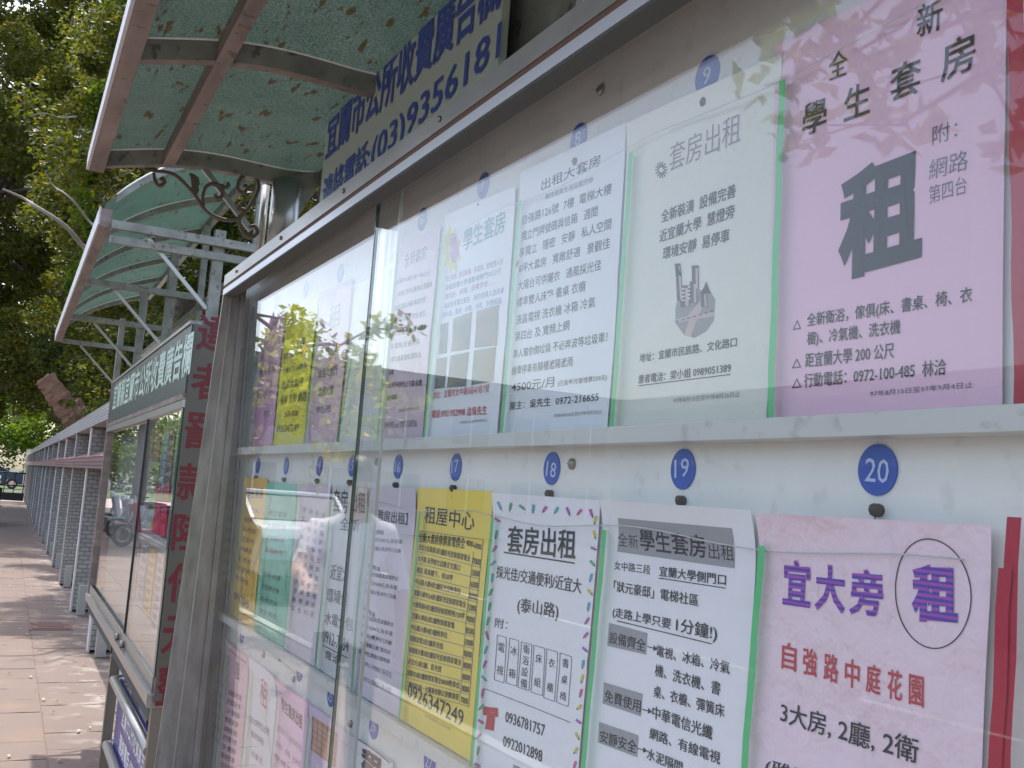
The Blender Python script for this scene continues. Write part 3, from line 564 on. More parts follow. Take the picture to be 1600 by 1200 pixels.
for k, q in enumerate([[(690, 508), (703, 503), (700, 552), (687, 554)], [(711, 498), (740, 487), (735, 546), (707, 550)], [(747, 486), (781, 476), (777, 540), (743, 544)],
                       [(684, 561), (701, 558), (697, 606), (681, 608)], [(706, 556), (735, 550), (730, 604), (701, 606)], [(742, 548), (776, 542), (772, 596), (738, 602)]]):
    quadpx(7, q, PH[k]); (a, b_), (c, d), (e, f), (g_, h_) = q
    mk = PH[(k+3) % 6]; quadpx(7, [(a*.6+c*.4, b_*.6+d*.4+14), (c-2, d+9), (e-3, f-8), (a*.4+e*.6, b_*.3+f*.7)], mk, -.0002)
    quadpx(7, [(g_+2, h_-20), (g_*.5+e*.5, h_-15), (g_*.5+e*.5, h_-4), (g_+2, h_-3)], PH[(k+1) % 6], -.0003)
# 6
L_(6, '全新套房', 632, 419, 667, 404, 20, M_pencil, .004)
for a in [('(宜蘭中山路三段一年以上)', 620, 445, 672, 431, 8), ('1.每間三坪半全新書桌,電腦桌', 621, 465, 676, 449, 9), ('衣櫥.電視.冰箱.專用空調.', 617, 487, 667, 472, 9), ('2.每層飲水設備,安全逃生,', 609, 507, 668, 494, 9), ('3.電子門禁,網路,電話線.電腦書', 609, 528, 668, 515, 9),
          ('桌,電視,全棟新裝.', 611, 547, 660, 538, 9), ('4.近學校免費寬頻,第四台.', 605, 568, 661, 559, 9), ('水電.', 609, 587, 617, 585, 8), ('5.宜大步行可步行上下課.有機', 600, 608, 661, 603, 9), ('車停車位', 605, 627, 622, 624, 9)]: L_(6, *a, M_print, .006)
L_(6, '97年8月15日至97年9月4日止', 624, 645, 656, 640, 5, M_faint); L_(6, 'Tel:904975 or 0937158936', 597, 670, 652, 667, 10, M_pencil)
# 4, 3, 2, 1
for a in [('租', 512, 518, 532, 508, 36), ('套房出租', 500, 562, 531, 551, 15), ('近宜大側門', 497, 591, 527, 586, 16), ('電梯大樓', 497, 620, 521, 617, 15), ('0912-345', 494, 646, 518, 644, 11)]: L_(4, *a, M_pencil, .006)
for a in [('租', 462, 545, 478, 538, 12), ('租屋中心', 442, 563, 482, 552, 10), ('全新大套房傢俱', 442, 585, 481, 575, 9), ('套房大套房', 440, 609, 475, 604, 14), ('傢俱 寬頻 網路', 438, 634, 480, 627, 15), ('3500-4500', 445, 652, 467, 650, 9), ('0926347249', 432, 676, 467, 674, 11)]: L_(3, *a, M_print, .008)
for a in [('學生套房', 406, 588, 430, 582, 12), ('近宜大', 401, 622, 426, 620, 12), ('限女', 412, 652, 422, 651, 11)]: L_(2, *a, M_pencil)
for a in [('套房', 374, 560, 396, 552, 14), ('出租', 370, 600, 391, 596, 12)]: L_(1, *a, M_pencil)
# 20
L_(20, '宜', 1227, 944, 1271, 950, 70, M_stripe, .03); L_(20, '大', 1278, 953, 1326, 960, 72, M_stripe, .03); L_(20, '旁', 1333, 960, 1386, 966, 72, M_stripe, .026); L_(20, '租', 1431, 970, 1503, 976, 88, M_stripe, .045)
for k in range(48):
    a, c = 2*PI*k/48, 2*PI*(k+1)/48; tl = 4/57.3
    E_ = lambda t: (1465+59*math.cos(t)-6*math.sin(t)*0, 928+85*math.sin(t)+4*math.cos(t)); stroke(20, *E_(a), *E_(c), 1.8, M_print)
for k, ch in enumerate('自強路中庭花園'):
    x = 1225+k*33.5; y = 1044+k*9.3; L_(20, ch, x, y, x+23, y+6, 42+k*.8, M_redink, .015)
L_(20, '3大房, 2廳, 2衛', 1223, 1130, 1440, 1196, 36, off=.008); L_(20, '(雅致)', 1198, 1212, 1290, 1240, 28, off=.004)
# 19
quadpx(19, [(975, 810), (1152, 826), (1148, 888), (966, 862)], M_greybox, .0001)
L_(19, '全新', 968, 853, 1000, 858, 21); L_(19, '學生套房', 1003, 860, 1105, 873, 33, off=.014); L_(19, '出租', 1109, 873, 1148, 877, 24)
L_(19, '女中路三段', 961, 890, 1017, 898, 14); L_(19, '宜蘭大學側門口', 1031, 900, 1134, 915, 16, off=.004); stroke(19, 1030, 903, 1134, 919, 1.3, M_print)
L_(19, '「狀元豪邸」電梯社區', 960, 924, 1091, 948, 17, off=.004); L_(19, '(走路上學只要', 958, 966, 1048, 986, 18, off=.006); L_(19, '1分鐘!)', 1056, 990, 1120, 1005, 26, off=.01); stroke(19, 965, 970, 1112, 1006, 1.5, M_print)
for q, s_, a in [([(953, 973), (1012, 989), (1010, 1023), (950, 1009)], '設備齊全', (953, 1005, 1009, 1019, 19)), ([(945, 1066), (1005, 1084), (1002, 1119), (943, 1099)], '免費使用', (946, 1096, 1002, 1114, 19)), ([(938, 1128), (999, 1149), (997, 1183), (936, 1160)], '安靜安全', (939, 1159, 996, 1178, 19))]:
    quadpx(19, q, M_greybox, .0001); L_(19, s_, *a, None, .006)
for a in [('電視、冰箱、冷氣', 1026, 1025, 1140, 1054, 18), ('機、洗衣機、書', 1024, 1056, 1126, 1087, 19), ('桌、衣櫥、彈簧床', 1022, 1089, 1133, 1122, 19), ('中華電信光纖', 1020, 1122, 1114, 1157, 20), ('網路、有線電視', 1016, 1154, 1126, 1195, 18), ('水泥隔間、', 1012, 1186, 1074, 1212, 18)]: L_(19, *a, None, .005)
for x, y in ((1011, 1010), (1003, 1108), (996, 1169)):
    stroke(19, x+1, y, x+15, y+4, 1.4, M_print); quadpx(19, [(x+11, y-2), (x+17, y+4.5), (x+10, y+7)], M_print)
# 18
L_(18, '套房出租', 794, 863, 900, 875, 42, off=.014); stroke(18, 790, 863, 899, 880, 2.2, M_print)
L_(18, '採光佳/交通便利/近宜大', 778, 903, 909, 928, 20, off=.004); L_(18, '(泰山路)', 810, 959, 873, 971, 26, off=.006); L_(18, '附：', 776, 980, 795, 984, 15)
for q, s_ in [([(780, 992), (794, 996), (789, 1067), (774, 1062)], '電視'), ([(799, 997), (813, 1001), (808, 1072), (792, 1067)], '冰箱'), ([(817, 1003), (833, 1007), (827, 1079), (810, 1074)], '衛浴設備'),
              ([(836, 1008), (853, 1013), (848, 1087), (830, 1081)], '床組'), ([(856, 1014), (873, 1019), (867, 1096), (850, 1090)], '衣櫃'), ([(877, 1020), (895, 1026), (889, 1104), (870, 1097)], '書桌椅')]:
    for k in range(4): stroke(18, *q[k], *q[(k+1) % 4], .9, M_pencil)
    n_ = len(s_)
    for k, ch in enumerate(s_):
        t = (k+.5)/n_; cx = (q[0][0]+q[1][0])/2*(1-t)+(q[3][0]+q[2][0])/2*t; cy = (q[0][1]+q[1][1])/2*(1-t)+(q[3][1]+q[2][1])/2*t
        L_(18, ch, cx-5.5, cy+6, cx+4.5, cy+8.5, 14)
stroke(18, 757, 1075, 893, 1129, .9, M_print)
for q in [[(763, 1112), (775, 1114), (772, 1142), (759, 1139)], [(757, 1104), (778, 1106), (779, 1112), (758, 1113)], [(757, 1104), (763, 1104), (763, 1118), (756, 1117)], [(773, 1107), (779, 1107), (779, 1120), (773, 1120)]]: quadpx(18, q, M_redink, -.0001*(q[0][0]))if False else quadpx(18, q, M_redink)
L_(18, '0936781757', 790, 1128, 851, 1151, 17, off=.004); L_(18, '0922012898', 786, 1166, 847, 1191, 17, off=.004); L_(18, '董小姐', 800, 1208, 840, 1224, 14)
CR = [mat('crayon', c, .6) for c in [(.62, .10, .30), (.08, .40, .52), (.62, .52, .08), (.10, .42, .22), (.45, .10, .42)]]
rr = random.Random(3)
def crayon(x, y, l_=16):
    a = rr.choice([.5, 1.1, 1.9, 2.4])+rr.uniform(-.2, .2); dx, dy = math.cos(a)*l_*.42, math.sin(a)*l_*.62; M = rr.choice(CR)
    stroke(18, x-dx*.6, y-dy*.6, x+dx*.5, y+dy*.5, 4.2, M); stroke(18, x+dx*.5, y+dy*.5, x+dx*.85, y+dy*.85, 1.8, M_print)
for k in range(9): crayon(786+k*17.5, 790+k*1.4)
for k in range(19): crayon(783-3-k*2.0, 812+k*22.5)
for k in range(18): crayon(932-k*1.9, 812+k*22.5)
# 17
L_(17, '租屋中心', 663, 817, 742, 830, 27, off=.004); L_(17, '全新大套房傢俱家電俱全', 655, 847, 728, 858, 16, off=.008); L_(17, '4000-6000', 730, 852, 754, 860, 9, off=.01)
rows = [('近宜大民族路3房2廳彩光佳傢俱家電全', '7000'), ('女中路 近學校文昌路交叉路口', '15000'), ('樓店 黃東樓下、有50坪', '16000'), ('中山路大樓4房2廳彩光佳附車位', '8000'), ('電梯大樓中山4房2廳彩光佳傢俱家電全', '12000'),
        ('大樓電梯4房2廳部份傢俱附地120坪', '9000'), ('宜蘭火車站3房2廳附傢俱家電', '8500'), ('中山路大樓4房3廳附車位', '10000'), ('電梯家電3房2廳彩光佳', '8000'), ('新電梯大樓3房2廳彩光佳傢俱家電全', '8000'),
        ('近宜大3房2廳、彩光佳', '8000'), ('宜蘭市3房2廳傢俱家電全8000附車位', '8000'), ('二樓市區2房一大廳適合辦公室做美容', '7000')]
for k, (s_, p_) in enumerate(rows):
    t = k/12; xr0, xr1, yr = 740-19*t, 753-21*t, 881+217*t; xl, yl = 655-19*t, yr-22-3*t; ln = min(1, len(s_)/17); xe = xl+(xr0-3-xl)*ln; ye = yl+(yr-1-yl)*ln*.9
    L_(17, s_, xl, yl, xe, ye, 9.5, off=.008); L_(17, p_, xr0, yr, xr1, yr+3, 10, off=.012)
    stroke(17, xl-1, yl+3, xr1+2, yr+6, .8, M_pencil)
stroke(17, 654, 829, 757, 843, .9, M_pencil); stroke(17, 757, 843, 733, 1106, .9, M_pencil); stroke(17, 656, 830, 634, 1078, .9, M_pencil); stroke(17, 742, 862, 719, 1098, .8, M_pencil)
L_(17, '0926347249', 638, 1089, 724, 1136, 23, off=.006); L_(17, '97年8月15日至', 665, 1120, 705, 1142, 5, M_faint)
# 16 .. 11
L_(16, '【雅房出租】', 586, 813, 638, 821, 18, off=.008)
for k in range(15):
    if k in (3, 8): continue
    L_(16, ['雅房全新裝潢,設備齊全', '每月3500元,含水電網路', '近宜蘭大學,步行三分鐘', '免費寬頻上網 第四台', '限女學生,環境安靜單純'][k % 5][:(6 if k in (0, 4, 9) else 11)], 581-k*1.4, 833+k*13.4, (600 if k in (0, 4, 9) else 631)-k*1.5, 836+k*14.4, 7, M_print if k in (0, 4, 9, 12) else M_pencil, .006)
L_(16, '0912-195802 吳先生', 572, 1041, 613, 1060, 9, M_pencil); L_(16, '0922-233021 林小姐', 570, 1064, 612, 1084, 9, M_pencil)
for a in [('套房', 520, 800, 543, 803, 36), ('出租', 549, 800, 571, 803, 32), ('全新', 531, 828, 562, 832, 20), ('近宜大', 517, 905, 545, 911, 24), ('環境佳', 511, 940, 545, 948, 22), ('水電全包', 508, 975, 553, 987, 20), ('0912-7784', 505, 1003, 546, 1020, 20), ('意洽', 508, 1028, 532, 1040, 14)]: L_(15, *a, M_print, .004)
stroke(15, 505, 1008, 545, 1028, 1.5, M_print)
for c in range(4):
    for k in range(12): L_(14, '學生套房出租近宜大冷氣電視'[(k+c*3) % 13], 473+c*10-k*1.6, 800+k*14+c*3, 479+c*10-k*1.6, 801+k*14+c*3, 8, M_pencil)
for k in range(9):
    if k != 4: L_(13, ['學生套房', '全新裝潢', '近宜蘭大學', '設備齊全'][k % 4], 421-k*2, 805+k*19, 449-k*2, 809+k*20, 8, M_redink if k == 3 else M_pencil)
L_(12, '學生套房', 386, 778, 411, 779, 16, off=.01)
for k in range(8): L_(12, ['近宜大', '傢俱全', '彩光佳'][k % 3], 384-k*2.2, 800+k*15, 404-k*2.2, 803+k*16, 8, M_pencil)
L_(12, '0912345678'[:7], 366, 936, 390, 952, 12, off=.014)
for k in range(9): L_(11, '雅房出租'[:3], 357-k*1.5, 780+k*17, 368-k*1.5, 781+k*17, 8, M_pencil)
quadpx(11, [(355+5*math.cos(a), 920+16*math.sin(a)) for a in np.linspace(0, 2*PI, 15)[:-1]], mat('vase_brown', (.28, .18, .10), .6))
# bottom row
quadpx(21, [(342+4*math.cos(a), 1043+9*math.sin(a)) for a in np.linspace(0, 2*PI, 13)[:-1]], YI)
for k in range(6): L_(21, '套房出租', 336-k, 1066+k*17, 349-k, 1074+k*18, 7, M_faint)
L_(22, '租', 367, 1060, 374, 1064, 28, off=.03)
for k in range(9): L_(22, ['全新套房出租', '近宜蘭大學', '三房一廳附傢俱', '環境安靜'][k % 4], 356-k*1.4, 1085+k*14, 378-k*1.4, 1096+k*14, 9, M_print, .01)
stroke(22, 361, 1014, 388, 1036, 1.6, M_print)
L_(23, '租', 406, 1098, 417, 1110, 42, M_redink, -.004); L_(23, '宜大旁學生出租', 391, 1128, 421, 1150, 11); L_(23, '雅房環境佳', 393, 1150, 412, 1166, 10); L_(23, '洽屋主', 392, 1180, 410, 1196, 10)
L_(24, '學生雅房出租', 440, 1110, 473, 1141, 22, off=.02); L_(24, '2500元-3500元', 433, 1140, 472, 1176, 10, M_pencil); L_(24, '近宜大、環境、安全佳', 431, 1164, 470, 1200, 9, M_pencil); L_(24, '傢俱家電', 429, 1184, 468, 1222, 9)
GRID = mat('grid_orange', (.60, .36, .22), .7)
quadpx(25, [(491, 1118), (530, 1146), (524, 1200), (487, 1172)], GRID, .0003)
for k in range(6): stroke(25, 491+k*7.5, 1119+k*5.5, 487+k*7.2, 1172+k*5.5, .8, M_pencil); stroke(25, 491-k*.8, 1122+k*9.5, 529-k*1.2, 1150+k*9.5, .8, M_redink)
L_(26, '租', 566, 1206, 598, 1230, 42, off=.05); stroke(26, 560, 1150, 612, 1192, 1.4, M_print)
for k, P in posters.items():
    TL, TR, BR, BL = P['q']
    for nm, (mb, M) in P['inks'].items():
        nv = []
        for x, y, z in mb.v:                      # the print follows the sheet's waves
            b_ = (TL[2]-z)/(TL[2]-BL[2]); l_ = TL[1]+(BL[1]-TL[1])*b_; r_ = TR[1]+(BR[1]-TR[1])*b_; a = (y-l_)/(r_-l_)
            zt = TL[2]*(1-a)+TR[2]*a; zb = BL[2]*(1-a)+BR[2]*a; b_ = (zt-z)/(zt-zb)
            nv.append((x-wave(a, b_, *P['w']), y, z))
        mb.v = nv
        mb.build('printing', M, P['root'], P['org'])

# ================================================================== BLUE ON CREAM SIGN over case 1
XS = .527
t_, b_ = CS.on(0, XS, 512, 178), CS.on(0, XS, 777, 108); ztop = float(t_[2])+.004; yl, yr = float(t_[1]), float(b_[1]); so = (XS, (yl+yr)/2, 2.0225)
sg = root('phone_sign', CS, so, 'cream signboard with blue Chinese lettering and (03)9356181 above the near case', 'sign')
b = MB(); b.box(XS, XS+.012, yr, yl, 2.0225, ztop); b.build('panel', M_signbg, sg, so, bevel=.001)
b = MB()
def stext(mb, s, x0, y0, x1, y1, h, x, off=0, fr=CS, sl=.07):
    A, B = fr.on(0, x, x0, y0), fr.on(0, x, x1, y1); C = fr.on(0, x, x0+sl*h, y0-h); B[2] = B[2]; C[1] = A[1]; text(mb, s, A, B, C, off)
stext(b, '宜蘭市公所收費廣告欄', 507, 254, 781, 13, 70, XS-.0015, .022)
stext(b, '連絡電話:', 501, 328, 575, 268, 48, XS-.0015, .018); stext(b, '(03)9356181', 577, 274, 779, 105, 56, XS-.0015, .012)
b.build('lettering', M_signblue, sg, so)
b = MB(); y0_, y1_ = float(CS.on(0, .56, 900, 0)[1]), yr+.3; b.box(.56, .57, y0_, y1_, 2.0225, 2.26); b.build('stiffener_panel', M_rib, sg, so)

# ================================================================== CANOPY 1 (street frame)
YA = 2.24; E1 = .078; YN = -.35
k_ = YA
def rp(u, v): p = ST.on(1, YA, u, v); return (float(p[0]), float(p[2]))
prof = [rp(*q) for q in [(163, 262), (200, 259), (260, 260), (330, 267), (400, 278), (447, 292), (497, 291)]]
co = (.5, 1.2, 1.958)
cp = root('canopy', ST, co, 'teal hammered plastic canopy on rusty steel ribs over the near case', 'canopy')
ex0, ez0 = rp(140, 264); TH = .034
eave_in = prof[0][0]
b = MB(); b.box(ex0, eave_in, YN, YA+.012, ez0, ez0+.03); b.build('eave_beam', M_ribu, cp, co)
b = MB(); b.box(ex0-.006, ex0-.0005, YN, YA+.014, ez0+.001, ez0+.036); b.build('eave_strip', M_edgewhite, cp, co)
# ribs across
P217 = ST.on(0, eave_in, 217, 92)
ribY = [YA, float(P217[1])]; stp = ribY[0]-ribY[1]; ribY += [ribY[1]-stp, ribY[1]-2*stp, ribY[1]-3*stp]
ribY = [y for y in ribY if y > YN-.1]
def arc_rib(y, pr, th, wd, M1, M2, parent, org, name='rib'):
    b = MB(); n = len(pr)
    vs = []
    for x, z in pr: vs += [(x, y-wd/2, z), (x, y+wd/2, z), (x, y-wd/2, z+th), (x, y+wd/2, z+th)]
    for i in range(n-1):
        a = i*4; c = a+4
        b.add([], [])
        b.f += []; 
    fs, mi = [], []
    for i in range(n-1):
        a, c = i*4, i*4+4; fs += [(a, a+1, c+1, c), (a+2, c+2, c+3, a+3), (a, c, c+2, a+2), (a+1, a+3, c+3, c+1)]; mi += [1, 0, 0, 0]
    fs += [(0, 2, 3, 1), ((n-1)*4, (n-1)*4+1, (n-1)*4+3, (n-1)*4+2)]; mi += [0, 0]
    b.v = vs; b.f = fs; b.mi = mi; b.smooth = [False]*len(fs); r_ = b.build(name, [M1, M2], parent, org)
    return r_
def smooth_prof(pr, n=24):
    xs = np.array([p[0] for p in pr]); zs = np.array([p[1] for p in pr]); co_ = np.polyfit(xs, zs, 4); X = np.linspace(xs[0], xs[-1], n); return [(float(x), float(np.polyval(co_, x))) for x in X]
P1 = smooth_prof(prof)
for y in ribY:
    ro = arc_rib(y, P1, TH, .022, M_rib, M_ribu, cp, co)
    b = MB(); b.tube([(x, y-.013, z+TH+.001) for x, z in P1], .0024, 5); b.build('sealant_bead', M_bead, ro, co)  # bead painted bright as the lit line between rib and sheet
# purlins
for (pa, pb_) in [((262, 258), (370, 100))]:
    xp = float(ST.on(1, YA, *pa)[0])
    for xq in (xp, xp+.215):
        if xq < P1[-1][0]-.05:
            zp = float(np.interp(xq, [p[0] for p in P1], [p[1] for p in P1]))
            for i in range(len(ribY)-1): pass
            b = MB(); b.box(xq-.012, xq+.012, YN, YA-.0115, zp-.004, zp+TH-.004); b.build('purlin', M_ribu, cp, co)
            break
b = MB(); vs = []; ys = np.linspace(YN, YA+.012, 26); 
for y in ys:
    for x, z in P1: vs.append((x, y, z+TH+.002+.0015*math.sin(y*40)*math.sin(x*30)))
n = len(P1); b.add(vs, [(j*n+i, j*n+i+1, (j+1)*n+i+1, (j+1)*n+i) for j in range(len(ys)-1) for i in range(n-1)], 0, True)
b.add([(eave_in, YN, P1[0][1]+TH+.002), (eave_in, YA+.012, P1[0][1]+TH+.002), (ex0, YA+.012, ez0+.032), (ex0, YN, ez0+.032)], [(0, 1, 2, 3)])
b.build('roof_sheet', M_teal_sheet, cp, co)
b = MB(); b.box(P1[-1][0]-.002, P1[-1][0]+.03, YN, YA, P1[-1][1], P1[-1][1]+.035); b.build('back_beam', M_rib, cp, co)
# posts
pp = ST.on(1, YA-.02, 437, 400); px_ = float(pp[0])
b = MB(); b.tube([(px_, YA-.02, 2.0225), (px_, YA-.02, P1[-5][1]+.004)], .032, 20); b.build('post', M_steel, cp, co)
b = MB(); b.tube([(px_-.036, YA+.03, 2.0225), (px_-.036, YA+.03, P1[-6][1])], .009, 10); b.build('thin_post', M_steel, cp, co)
b = MB(); b.prism([(px_+.03, P1[-4][1]-.001), (P1[-1][0], P1[-1][1]-.001), (px_+.03, P1[-4][1]-.085)], 1, YA-.004, YA+.004); b.build('gusset', M_rib, cp, co)
b = MB(); b.tube([(px_, .35, 2.0225), (px_, .35, P1[-5][1]+.004)], .029, 20); b.build('post', M_steel, cp, co)
b = MB(); b.bar((P1[-1][0], YA-.06, 2.0225), (P1[-1][0], YA-.06, P1[-1][1]), .02, .02); b.build('rear_post', M_steel, cp, co)
# wrought scrolls in the end bay: drawn on the plane of the end rib
def curve_px(pts, Y=YA): return [tuple(float(c) for c in ST.on(1, Y, u, v)) for u, v in pts]
def spl(pts, n=6):
    out = []; P = [Vector(p) for p in pts]; P = [P[0]*2-P[1]]+P+[P[-1]*2-P[-2]]
    for i in range(1, len(P)-2):
        for k in range(n):
            t = k/n; a, b_, c, d = P[i-1:i+3]; out.append(.5*((2*b_)+(c-a)*t+(2*a-5*b_+4*c-d)*t*t+(3*b_-a-3*c+d)*t**3))
    out.append(P[-2]); return out
sc = MB(); rS = .0048
for pts in [[(240, 270), (243, 284), (250, 290), (257, 285), (254, 279), (250, 281)],
            [(226, 265), (245, 267), (268, 271), (285, 283), (305, 305), (318, 325), (335, 338), (355, 344), (372, 341), (388, 325), (400, 305), (404, 290), (398, 277), (385, 273), (374, 281), (371, 294), (379, 301), (386, 296), (384, 290), (380, 291)],
            [(318, 322), (317, 305), (322, 292), (333, 287), (344, 291), (348, 300), (345, 309), (338, 309), (336, 303)],
            [(305, 304), (308, 296), (303, 282), (297, 271)], [(333, 289), (345, 290), (352, 293), (357, 289), (355, 285)],
            [(374, 342), (376, 356), (384, 368), (395, 370), (402, 362), (398, 353), (391, 354)], [(375, 318), (374, 325), (385, 328)]]:
    q = spl(curve_px(pts, YA-.004)); sc.tube(q, [rS*(.75+.25*math.sin(PI*i/(len(q)-1))) for i in range(len(q))], 6)
q = curve_px([(300, 303), (306, 297), (312, 288), (310, 278), (303, 272), (296, 271), (298, 282), (299, 294)], YA-.004)
sc.add([(p[0], p[1]-.003, p[2]) for p in q]+[(p[0], p[1]+.003, p[2]) for p in q], [tuple(range(8)), tuple(range(15, 7, -1))]+[(i, (i+1) % 8, 8+(i+1) % 8, 8+i) for i in range(8)])
sc.build('scroll_bracket', M_iron, cp, co)
q = curve_px([(318, 262), (392, 360)], YA+.006); b = MB(); b.bar(q[0], q[1], .012, .012); b.build('strut', M_steel, cp, co)

# ================================================================== CASE 2 (street frame)
X2 = .50; YN2, YF2 = 3.43, 6.28; C2 = (X2, 4.85, 1.4)
case2 = root('notice_case', ST, C2, 'farther glass notice case on steel legs with slate green header', 'notice case')
def s2(u, v, x=X2): return ST.on(0, x, u, v)
zt2 = float(s2(304, 500)[2]); zs2 = float(s2(287, 622)[2])
b = MB(); b.box(X2+.07, X2+.10, YN2+.02, YF2, .80, zs2); b.build('back_board', mat('board_grey', (.46, .48, .46), .5), case2, C2)
b = MB(); b.box(X2-.012, X2+.14, YN2+.012, YF2, zt2-.012, zt2); b.build('top_plate', M_alu, case2, C2)
b = MB(); b.box(X2-.006, X2+.0, YN2, YF2, zs2+.012, zt2-.013); hd = b.build('header_board', M_signgrn, case2, C2)
b = MB(); stext(b, '宜蘭縣宜蘭市公所收費廣告欄', 175, 642, 296, 586, 40, X2-.0075, .02, ST, .07); b.build('lettering', M_textgrn, hd, C2)
b = MB(); b.box(X2-.014, X2+.01, YN2, YF2, zs2-.008, zs2+.0115); b.build('header_lip', M_ribu, case2, C2)
b = MB(); b.box(X2-.010, X2+.006, YN2+.001, YF2, zs2-.034, zs2-.0085); b.build('upper_track', M_steel, case2, C2)
b = MB(); b.box(X2-.008, X2+.12, YF2, YF2+.05, .76, zt2); b.build('far_jamb', M_ribu, case2, C2)
b = MB(); b.box(X2-.004, X2+.001, YN2+.0155, YN2+.05, .85, zs2-.035); b.build('near_stile', M_gedge, case2, C2)
zr = .845
b = MB(); b.box(X2-.016, X2+.12, YN2+.012, YF2, .755, .795); b.build('bottom_rail', M_alu, case2, C2)
b = MB(); b.box(X2-.020, X2-.017, YN2+.012, YF2, .765, .80); b.build('rail_edge', M_steel, case2, C2)
b = MB(); b.box(X2-.002, X2+.003, YN2+.052, YF2, .796, zr); b.build('glass_track', M_steel, case2, C2)
eY = float(s2(210, 860)[1])
b = MB(); b.box(X2+.004, X2+.008, YN2+.05, eY+.05, zr-.02, zs2-.03); b.build('glass_pane', M_glass, case2, C2)
b = MB(); b.box(X2+.012, X2+.016, eY-.02, YF2, zr-.02, zs2-.03); b.build('glass_pane', M_glass, case2, C2)
b = MB(); b.box(X2-.001, X2+.009, eY+.0505, eY+.056, zr-.02, zs2-.033); b.build('pane_edge', M_black, case2, C2)
zl2 = 1.24
b = MB(); b.box(X2+.045, X2+.0695, YN2+.03, YF2-.03, zl2-.02, zl2); b.build('ledge', M_rail, case2, C2)
for y in (eY-.04, eY+.16):
    b = MB(); b.tube([(X2-.012, y, .80), (X2-.012, y+.012, .826)], .009, 8); b.build('lock', M_screw, case2, C2)
# near end panel that faces the camera, with red lettering
ep = MB(); ep.box(X2, X2+.24, YN2-.002, YN2+.010, .775, zt2-.0125); epo = ep.build('end_panel', mat('end_panel_steel', (.12, .108, .09), .35, .35, noise=.5, nscale=6, ncol=(.085, .07, .06)), case2, C2)
b = MB(); YT = YN2-.0032
for s_, (x0, y0, h) in zip('違者罰款陸仟元整', [(305, 546, 58), (296, 622, 56), (286, 700, 55), (274, 781, 56), (266, 860, 56), (258, 941, 58), (250, 1022, 55), (241, 1103, 58)]):
    A = ST.on(1, YT, x0, y0); B = A+np.array([.118, 0, 0]); C = A+np.array([0, 0, h/1555*3.43]); text(b, s_, A, B, C, .020)
b.build('red_lettering', M_textred, epo, C2)
# legs
for y in (YN2+.035, 4.80):
    for x in (X2+.02, X2+.12):
        b = MB(); b.box(x-.02, x+.02, y-.02, y+.02, 0, .754); b.build('leg', M_leg, case2, C2)
b = MB(); b.box(X2+.0, X2+.14, YN2+.05, YF2-.05, .70, .752); b.build('under_beam', M_dark, case2, C2)
# guard rail with navy sign under case 2
xg = .512
pa, pb_ = ST.on(0, xg, 178, 1062), ST.on(0, xg, 236, 1172); pc = ST.on(0, xg, 164, 1156)
z1g, z2g, yfg = float(pa[2]), float(pc[2]), float(pa[1]); go = (xg, 4.6, 0)
gr = root('guard_rail', ST, go, 'two round steel rails between the legs under the farther case', 'railing')
for z in (z1g, z2g):
    b = MB(); b.tube([(xg, YN2+.056, z), (xg, yfg, z)], .019, 12); b.build('rail', M_steel, gr, go)
for z in (z1g, z2g):
    b = MB(); b.tube([(xg, yfg-.03, z), (xg+.02, yfg+.01, z), (xg+.06, yfg+.02, z)], .0185, 10); b.build('elbow', M_steel, gr, go)
so2 = (xg+.03, 4.6, (z1g+z2g)/2)
ns = root('navy_sign', ST, so2, 'navy blue sign with two lines of white lettering behind the guard rail', 'sign')
b = MB(); b.box(xg+.022, xg+.028, YN2+.06, yfg-.03, z2g-.02, z1g+.01); b.build('panel', M_bluesign, ns, so2)
b = MB(); ya, yb = yfg-.25, YN2+.2; hz = (z1g-z2g)
for s_, f0, f1 in (('宜蘭市公所收費廣告欄', .50, .86), ('連絡電話:(03)9356181', .08, .42)):
    text(b, s_, (xg+.0205, ya, z2g+hz*f0), (xg+.0205, yb, z2g+hz*f0), (xg+.0205, ya, z2g+hz*f1), .02)
b.build('lettering', M_wtext, ns, so2)
# posters in case 2
def p2(px0, px1, yc, zt_, zb_, col, label, lines_=6, ic=None):
    x = X2+.066; y0, y1 = float(ST.on(0, x, px0, yc)[1]), float(ST.on(0, x, px1, yc)[1]); org = (x, (y0+y1)/2, zb_)
    r_ = root('poster', ST, org, label, 'poster', 'posters in the farther notice case'); m_ = MB(); sheetmesh(m_, (x, y0, zt_), (x, y1, zt_), (x, y1, zb_), (x, y0, zb_), 3, 4, .002, 0, int(px0), .005); m_.build('paper_sheet', paper(col), r_, org)
    m_ = MB(); w_ = y0-y1; xi = x-.005
    for k in range(lines_):
        zc = zt_-(k+.8)*(zt_-zb_)/(lines_+.6); text(m_, ['學生套房出租', '近宜蘭大學', '全新雅房出租', '傢俱家電全'][(k+int(px0)) % 4], (xi, y0-w_*.12, zc-.012), (xi, y1+w_*.12, zc-.012), (xi, y0-w_*.12, zc+.014), .01)
    m_.build('printing', ic or M_print, r_, org)
p2(231, 240, 700, 1.71, 1.57, (.62, .30, .34), 'small red and white banner sheet beside the glass edge in the farther case', 4, M_wtext)
p2(241, 250, 700, 1.71, 1.56, (.64, .26, .32), 'second red banner sheet from the glass edge in the farther case', 4, M_wtext)
p2(252, 262, 720, 1.66, 1.42, (.22, .34, .62), 'blue lettered sheet in the farther case', 7, M_wtext)
p2(263, 272, 700, 1.68, 1.45, (.62, .34, .52), 'violet pink sheet at the near end of the farther case', 5)
p2(232, 243, 790, 1.55, 1.27, (.58, .66, .42), 'pale green sheet low in the upper row of the farther case', 5)
